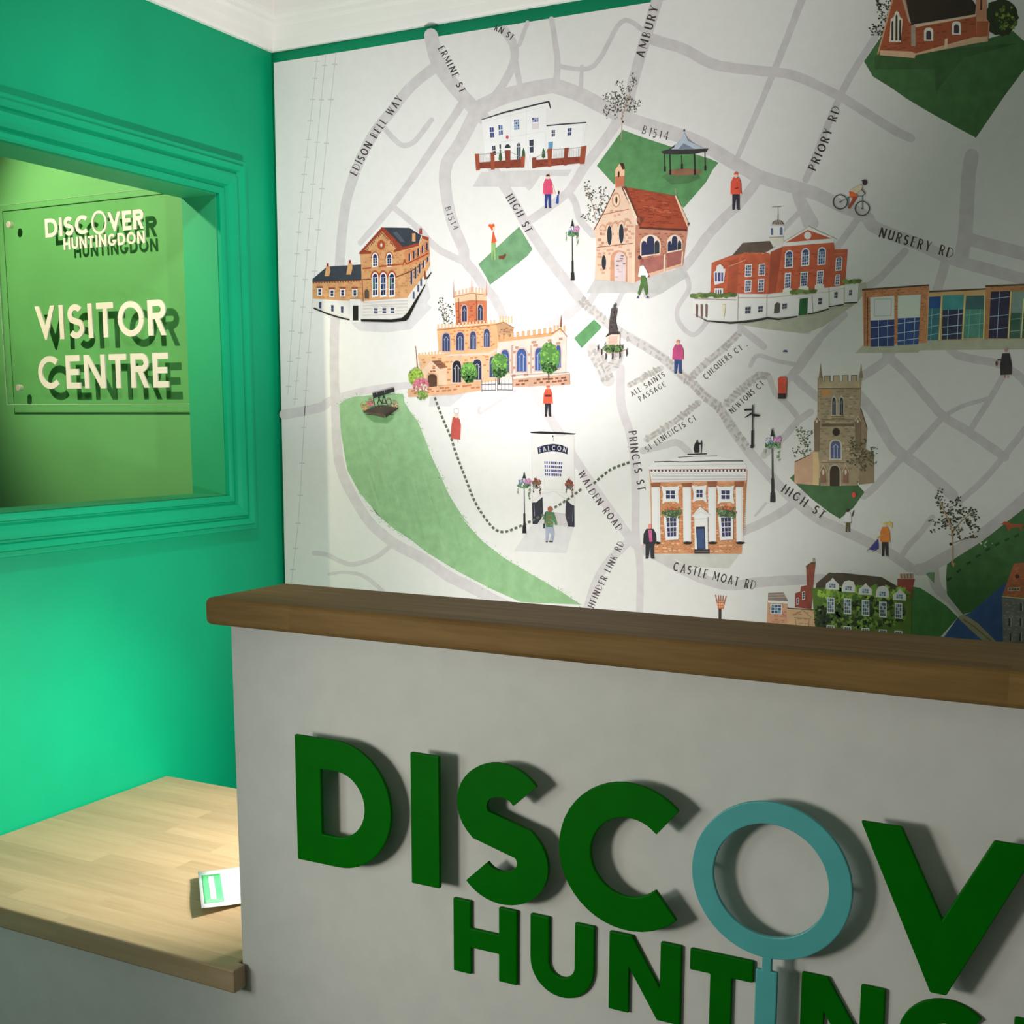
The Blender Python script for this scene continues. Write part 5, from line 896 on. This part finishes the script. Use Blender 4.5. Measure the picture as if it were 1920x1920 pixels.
# walkers in the bright part
ref(236, 234, 231); base(70)
person(C6, 1070, 1470, 410, (224, 84, 120), (52, 66, 130), (92, 58, 46), (244, 206, 190)); C6.l((244, 206, 190), 12, (1125, 1200), (1160, 1310)); C6.p((52, 84, 170), (1180, 1320), (1200, 1310), (1198, 1420), (1162, 1418)); C6.e((84, 60, 56), 1200, 1288, 11, 20)
g = F1; g.p((232, 92, 44), *[(x, y) for x, y in ((555, 465), (575, 445), (600, 455), (630, 442), (646, 465), (640, 510), (605, 535), (590, 500))]); g.e((250, 216, 200), 632, 505, 14, 24); g.p((234, 100, 54), (620, 545), (634, 560), (660, 680), (655, 705), (598, 705)); g.p((150, 190, 120), (598, 705), (656, 705), (665, 940), (640, 945), (628, 780), (618, 945), (600, 945)); g.p((130, 70, 48), (700, 890), (760, 885), (785, 855), (805, 875), (785, 910), (760, 935), (745, 925), (705, 930)); g.l((234, 110, 64), 12, (650, 640), (668, 690))
ref(249, 248, 245)
person(C5, 1510, 1585, 340, (226, 98, 72), (52, 48, 54), (226, 98, 72), (240, 150, 120)); C5.r((120, 44, 40), 1478, 1355, 1545, 1378); C5.e((222, 92, 68), 1512, 1225, 26, 40)
C5.p((208, 96, 86), (500, 1600), (545, 1580), (575, 1620), (588, 1680), (580, 1830), (480, 1820), (488, 1680)); C5.e((244, 216, 196), 540, 1580, 24, 22); C5.lines((222, 220, 218), 7, tuple((538+28*math.cos(t*.4189), 1530+28*math.sin(t*.4189)) for t in range(16))); C5.lines((150, 150, 120), 5, ((500, 1830), (505, 1860)), ((555, 1835), (558, 1860))); 
g = C8; ref(228, 225, 221); g.e((60, 40, 38), 1020, 1170, 22, 24); g.e((150, 96, 76), 1045, 1215, 16, 24); g.p((238, 240, 238), (1020, 1280), (1060, 1260), (1095, 1310), (1130, 1390), (1100, 1410), (1000, 1400)); g.p((84, 118, 62), (1035, 1385), (1090, 1385), (1110, 1490), (1120, 1600), (1095, 1630), (1060, 1520), (1020, 1630), (995, 1600), (1030, 1480)); g.p((84, 84, 130), (980, 1660), (1000, 1625), (1015, 1660)); g.p((84, 84, 130), (1095, 1655), (1110, 1630), (1135, 1655)); g.e((150, 80, 60), 1128, 1398, 12)
g = D8; ref(242, 239, 236); person(g, 965, 730, 290, (206, 84, 136), (60, 84, 140), (230, 152, 106), (244, 190, 166), .3)
ref(249, 248, 245); g = D7; g.e((176, 104, 80), 712, 1245, 30, 34); g.p((90, 140, 96), (650, 1290), (690, 1278), (760, 1285), (790, 1390), (800, 1430), (775, 1440), (755, 1380), (745, 1460), (665, 1455), (655, 1370), (620, 1370)); dabs(g, ((176, 130, 84), (120, 170, 110), (160, 120, 80)), 720, 1370, 50, 70, 26, 12); g.p((176, 184, 206), (655, 1460), (750, 1460), (765, 1540), (745, 1630), (705, 1630), (725, 1560), (700, 1510), (685, 1630), (660, 1630)); g.r((60, 50, 50), 660, 1628, 685, 1642); g.r((60, 50, 50), 700, 1626, 745, 1642); g.l((50, 48, 52), 10, (655, 1290), (648, 1450)); g.r((60, 60, 66), 630, 1420, 650, 1475)
ref(240, 238, 234); person(D6, 245, 1580, 420, (52, 50, 56), (52, 50, 58), (240, 150, 136), (240, 160, 140), .34); D6.p((226, 104, 160), (228, 1235), (268, 1235), (278, 1380), (242, 1382))
# lamp posts with flower baskets, sign post, post box, statue, cannon
def lamp_post(g, x, yt, yb, s=1.0):
    k = (yb-yt)/720.0; K = (44, 42, 42)
    g.p(K, (x-4*k, yt+190*k), (x+4*k, yt+190*k), (x+9*k, yt+500*k), (x-3*k, yt+500*k)); g.p(K, (x-8*k, yt+490*k), (x+14*k, yt+490*k), (x+16*k, yt+640*k), (x-8*k, yt+640*k)); g.p(K, (x-16*k, yt+630*k), (x+22*k, yt+630*k), (x+28*k, yt+725*k), (x-20*k, yt+725*k))
    dabs(g, ((84, 130, 84), (62, 104, 66), (110, 150, 104)), x, yt+160*k, 75*k, 28*k, 40, 16*k); dabs(g, ((140, 150, 190), (120, 150, 180), (226, 226, 236)), x-15*k, yt+115*k, 50*k, 28*k, 24, 14*k); dabs(g, ((206, 130, 190), (226, 160, 200)), x+45*k, yt+110*k, 40*k, 30*k, 22, 14*k); dabs(g, ((130, 160, 110), (110, 130, 92)), x+64*k, yt+240*k, 14*k, 90*k, 22, 9*k); dabs(g, ((150, 170, 130),), x-72*k, yt+220*k, 6*k, 40*k, 9, 8*k)
    g.p((236, 234, 236), (x-15*k, yt+70*k), (x+17*k, yt+70*k), (x+11*k, yt+115*k), (x-10*k, yt+115*k)); g.p(K, (x-20*k, yt+75*k), (x-10*k, yt+45*k), (x-4*k, yt), (x+4*k, yt), (x+12*k, yt+45*k), (x+24*k, yt+75*k)); g.l(K, 5*k, (x-14*k, yt+72*k), (x-8*k, yt+118*k)); g.l(K, 5*k, (x+17*k, yt+72*k), (x+11*k, yt+118*k))
base(110); ref(232, 230, 226); lamp_post(C8, 210, 722, 1440); ref(249, 248, 245); lamp_post(D7, 400, 800, 1530); ref(216, 212, 198); lamp_post(D6, 1712, 25, 900)
ref(238, 235, 232); g = D8; K = (40, 38, 38)
g.lines(K, 10, ((1607, 1000), (1602, 1230))); g.lines(K, 18, ((1602, 1220), (1600, 1365))); g.p(K, (1530, 1038), (1600, 1035), (1600, 1050), (1535, 1052)); g.p(K, (1535, 1110), (1600, 1062), (1605, 1080), (1545, 1112)); g.p(K, (1605, 1078), (1655, 1084), (1672, 1095), (1655, 1104), (1605, 1100)); g.p(K, (1588, 1345), (1612, 1345), (1614, 1372), (1586, 1372))
ref(214, 208, 196); g.p((206, 82, 62), (1822, 775), (1840, 760), (1880, 760), (1896, 775), (1890, 905), (1824, 905)); g.p((52, 42, 40), (1822, 903), (1890, 903), (1888, 950), (1825, 950))
g = G(1090, 550, 140); ref(236, 233, 230)
g.p((240, 214, 198), (640, 1110), (780, 1060), (990, 1060), (980, 1330), (640, 1320)); g.p((228, 186, 172), (690, 1120), (930, 1090), (925, 1290), (700, 1300)); g.p((84, 74, 72), (770, 390), (840, 370), (930, 430), (870, 700), (930, 990), (700, 1010), (720, 700)); g.e((84, 78, 76), 860, 320, 38, 46); g.p((66, 50, 46), (620, 1110), (720, 1010), (930, 1000), (1000, 1030), (990, 1055), (760, 1055), (640, 1125)); dabs(g, ((100, 90, 88), (66, 58, 58)), 820, 700, 70, 260, 40, 26)
blob(g, (76, 104, 62), 810, 1420, 260, 100, 30, .08); dabs(g, ((104, 136, 84), (50, 74, 46), (84, 116, 66), (150, 160, 104)), 810, 1420, 240, 90, 80, 36); g.lines((214, 160, 144), 14, ((540, 1500), (700, 1565), (810, 1540), (900, 1550), (1000, 1530), (1160, 1450)))
for x, y0, y1 in ((428, 1340, 1470), (524, 1430, 1590), (632, 1540, 1710), (796, 1530, 1700), (988, 1500, 1680), (1166, 1440, 1620), (608, 1280, 1340), (1060, 1340, 1400)): g.l((52, 40, 38), 26, (x, y0), (x, y1))
g = E1; ref(247, 246, 243)
g.p((120, 168, 112), (540, 500), (900, 500), (800, 585), (640, 570)); dabs(g, ((206, 150, 110), (170, 160, 90), (222, 170, 130)), 540, 395, 45, 50, 30, 14); dabs(g, ((226, 130, 140), (206, 110, 126)), 610, 350, 30, 40, 22, 14); dabs(g, ((222, 170, 150), (170, 170, 110)), 900, 375, 38, 40, 24, 13)
g.p((84, 74, 64), (515, 460), (700, 385), (940, 410), (780, 500), (770, 535)); g.p((104, 90, 76), (515, 455), (780, 490), (770, 535), (520, 470)); g.p((70, 60, 52), (780, 490), (940, 405), (935, 430), (785, 535)); g.p((54, 56, 56), (628, 240), (690, 225), (770, 205), (890, 172), (895, 220), (790, 255), (700, 280), (640, 305)); g.lines((160, 164, 164), 6, ((680, 230), (684, 250)), ((772, 205), (778, 235))); g.lines((50, 48, 48), 10, ((640, 300), (655, 380)), ((720, 270), (690, 370)), ((700, 290), (740, 360), (770, 270)), ((760, 250), (800, 370)), ((740, 365), (800, 360))); g.lines((120, 70, 76), 9, tuple((826+30*math.cos(t*.4189), 346+40*math.sin(t*.4189)) for t in range(16)))
# tree by the river and tree behind the red chapel
base(40); ref(116, 126, 106); g = D5; cs = ((38, 42, 26), (52, 56, 36), (28, 30, 20))
dots(g, [(1080, 215, 30, 30), (1065, 265, 45, 50), (1090, 330, 60, 50), (1150, 390, 70, 50), (1270, 280, 35, 35), (1230, 340, 80, 40), (1120, 470, 60, 60), (1220, 460, 90, 70), (1350, 420, 110, 45), (1400, 480, 80, 50), (1290, 530, 120, 60), (1120, 560, 90, 50), (1000, 540, 40, 40), (1010, 610, 30, 30), (1230, 610, 80, 50), (1430, 590, 50, 50), (1410, 660, 40, 40), (1310, 680, 50, 25), (1200, 660, 30, 40)], 330, (7, 12), cs); g.lines((104, 84, 60), 12, ((1210, 960), (1203, 700), (1190, 560), (1130, 440), (1080, 330))); g.lines((70, 62, 42), 7, ((1200, 640), (1290, 520), (1420, 420)), ((1205, 740), (1340, 690), (1420, 650))); g.e((30, 28, 20), 1188, 748, 15); g.l((110, 80, 60), 10, (1195, 930), (1215, 970), (1225, 935))
base(10); ref(142, 156, 130); g = D2
dots(g, [(270, 20, 40, 40), (300, 90, 50, 60), (390, 60, 60, 60), (340, 190, 60, 80), (220, 320, 50, 50), (310, 340, 60, 60), (210, 390, 20, 20)], 150, (7, 12), cs)
blob(g, (30, 38, 22), 1660, 200, 190, 210, 30, .1); dabs(g, ((58, 78, 30), (80, 104, 36), (44, 60, 28)), 1720, 200, 120, 150, 40, 26)
g.p((112, 58, 36), (290, 600), (440, 0), (420, -120), (560, -120), (600, 0), (650, 280), (700, 300), (1380, 170), (1380, -40), (1260, -120), (1500, -120), (1500, 210), (1535, 260), (1520, 460), (1350, 490), (700, 620), (690, 650), (300, 620)); bricks(g, (96, 48, 30), [(320, 590), (450, 30), (640, 280), (1380, 190), (1370, 430), (700, 590)], 70, 26, .35, -.1); g.p((32, 28, 20), (570, -120), (1260, -120), (1380, 60), (1370, 160), (650, 280)); g.p((134, 96, 72), (1380, -120), (1500, -120), (1500, 210), (1535, 260), (1520, 420), (1390, 420), (1380, 130)); g.p((112, 62, 40), (1390, 240), (1520, 240), (1515, 400), (1390, 420))
g.p((150, 132, 106), (650, 290), (1380, 160), (1380, 185), (660, 315)); g.p((146, 124, 96), (300, 565), (650, 580), (700, 600), (1360, 415), (1515, 415), (1515, 465), (1360, 490), (700, 620), (690, 655), (300, 620)); g.p((120, 110, 92), (550, 0), (580, 0), (650, 270), (620, 240)); g.p((110, 104, 88), (650, 290), (700, 290), (700, 520), (650, 520)); g.l((140, 108, 78), 16, (275, 610), (340, 370), (440, 0))
g.p((150, 150, 130), (405, 475), (420, 215), (455, 190), (470, 140), (490, 120), (515, 145), (525, 190), (555, 215), (535, 475))
for x, y0 in ((440, 230), (486, 160), (528, 215)): g.p((40, 34, 34), (x-13, 455), (x-11, y0+20), (x, y0), (x+11, y0+20), (x+10, 455))
for x, y in ((848, 390), (1160, 320)): lancet(g, x, y-5, 104, 150, (160, 158, 140), None, 0); lancet(g, x, y+5, 56, 100, (48, 36, 44), None, 0)
g.p((60, 36, 26), (1425, 120), (1430, 0), (1445, -60), (1450, 110)); g.p((160, 138, 110), (1020, 550), (1030, 440), (1062, 430), (1060, 540))
# small blue van
ref(170, 180, 164); D1.p((58, 62, 104), (1000, 1600), (1010, 1580), (1040, 1580), (1050, 1602))
# ------------------------------------------------------------------ the mural: one sheet of printed paper
k = len(MV)
x0, x1 = un(513.2, 117.8, 1, YM).x, 2.75
pb = [(x0, -.0217, .90), (x1, -.0217, .90), (x1, -.0217, 2.3635), (x0, -.0217, 2.3635)]
p0 = un(513.2, 117.8, 1, YM); p1 = un(1240, 1, 1, YM)
pb[3] = (x0, -.0217, p0.z); pb[2] = (x1, -.0217, p0.z+(p1.z-p0.z)/(p1.x-p0.x)*(x1-x0))
MV += pb+[(a, -.0004, c) for a, b, c in pb]; MC += [ink((247, 246, 243)) if False else (.80, .80, .79)]*8
MF += [(k, k+1, k+2, k+3), (k+4, k+7, k+6, k+5), (k, k+4, k+5, k+1), (k+1, k+5, k+6, k+2), (k+2, k+6, k+7, k+3), (k+3, k+7, k+4, k)]
mp = mk('town_map_mural', MV, MF, None)
ca = mp.data.color_attributes.new('print', 'FLOAT_COLOR', 'POINT')
ca.data.foreach_set('color', [c for v in MC for c in (*v, 1.0)])
pm = bpy.data.materials.new('printed_paper'); pm.use_nodes = True; n = pm.node_tree.nodes; l = pm.node_tree.links; b = n['Principled BSDF']
b.inputs['Roughness'].default_value = .6; b.inputs['Specular IOR Level'].default_value = .25
at = n.new('ShaderNodeAttribute'); at.attribute_name = 'print'; tc = n.new('ShaderNodeTexCoord')
t1 = n.new('ShaderNodeTexNoise'); t1.inputs['Scale'].default_value = 45; t1.inputs['Detail'].default_value = 6; l.new(tc.outputs['Object'], t1.inputs[0])
mr = n.new('ShaderNodeMapRange'); mr.inputs[1].default_value = .3; mr.inputs[2].default_value = .7; mr.inputs[3].default_value = -.16; mr.inputs[4].default_value = .16; l.new(t1.outputs[0], mr.inputs[0])
sp = n.new('ShaderNodeRGBToBW'); l.new(at.outputs['Color'], sp.inputs[0])          # watercolour mottling, weak on bare paper
inv = n.new('ShaderNodeMapRange'); inv.inputs[1].default_value = .8; inv.inputs[2].default_value = .3; inv.inputs[3].default_value = .12; inv.inputs[4].default_value = 1; l.new(sp.outputs[0], inv.inputs[0])
mu = n.new('ShaderNodeMath'); mu.operation = 'MULTIPLY_ADD'; mu.inputs[2].default_value = 1; l.new(mr.outputs[0], mu.inputs[0]); l.new(inv.outputs[0], mu.inputs[1])
sc = n.new('ShaderNodeVectorMath'); sc.operation = 'SCALE'; l.new(at.outputs['Color'], sc.inputs[0]); l.new(mu.outputs[0], sc.inputs['Scale']); l.new(sc.outputs[0], b.inputs['Base Color'])
mp.data.materials.append(pm)
tag(mp, 'large illustrated town map printed across the white back wall', 'mural')
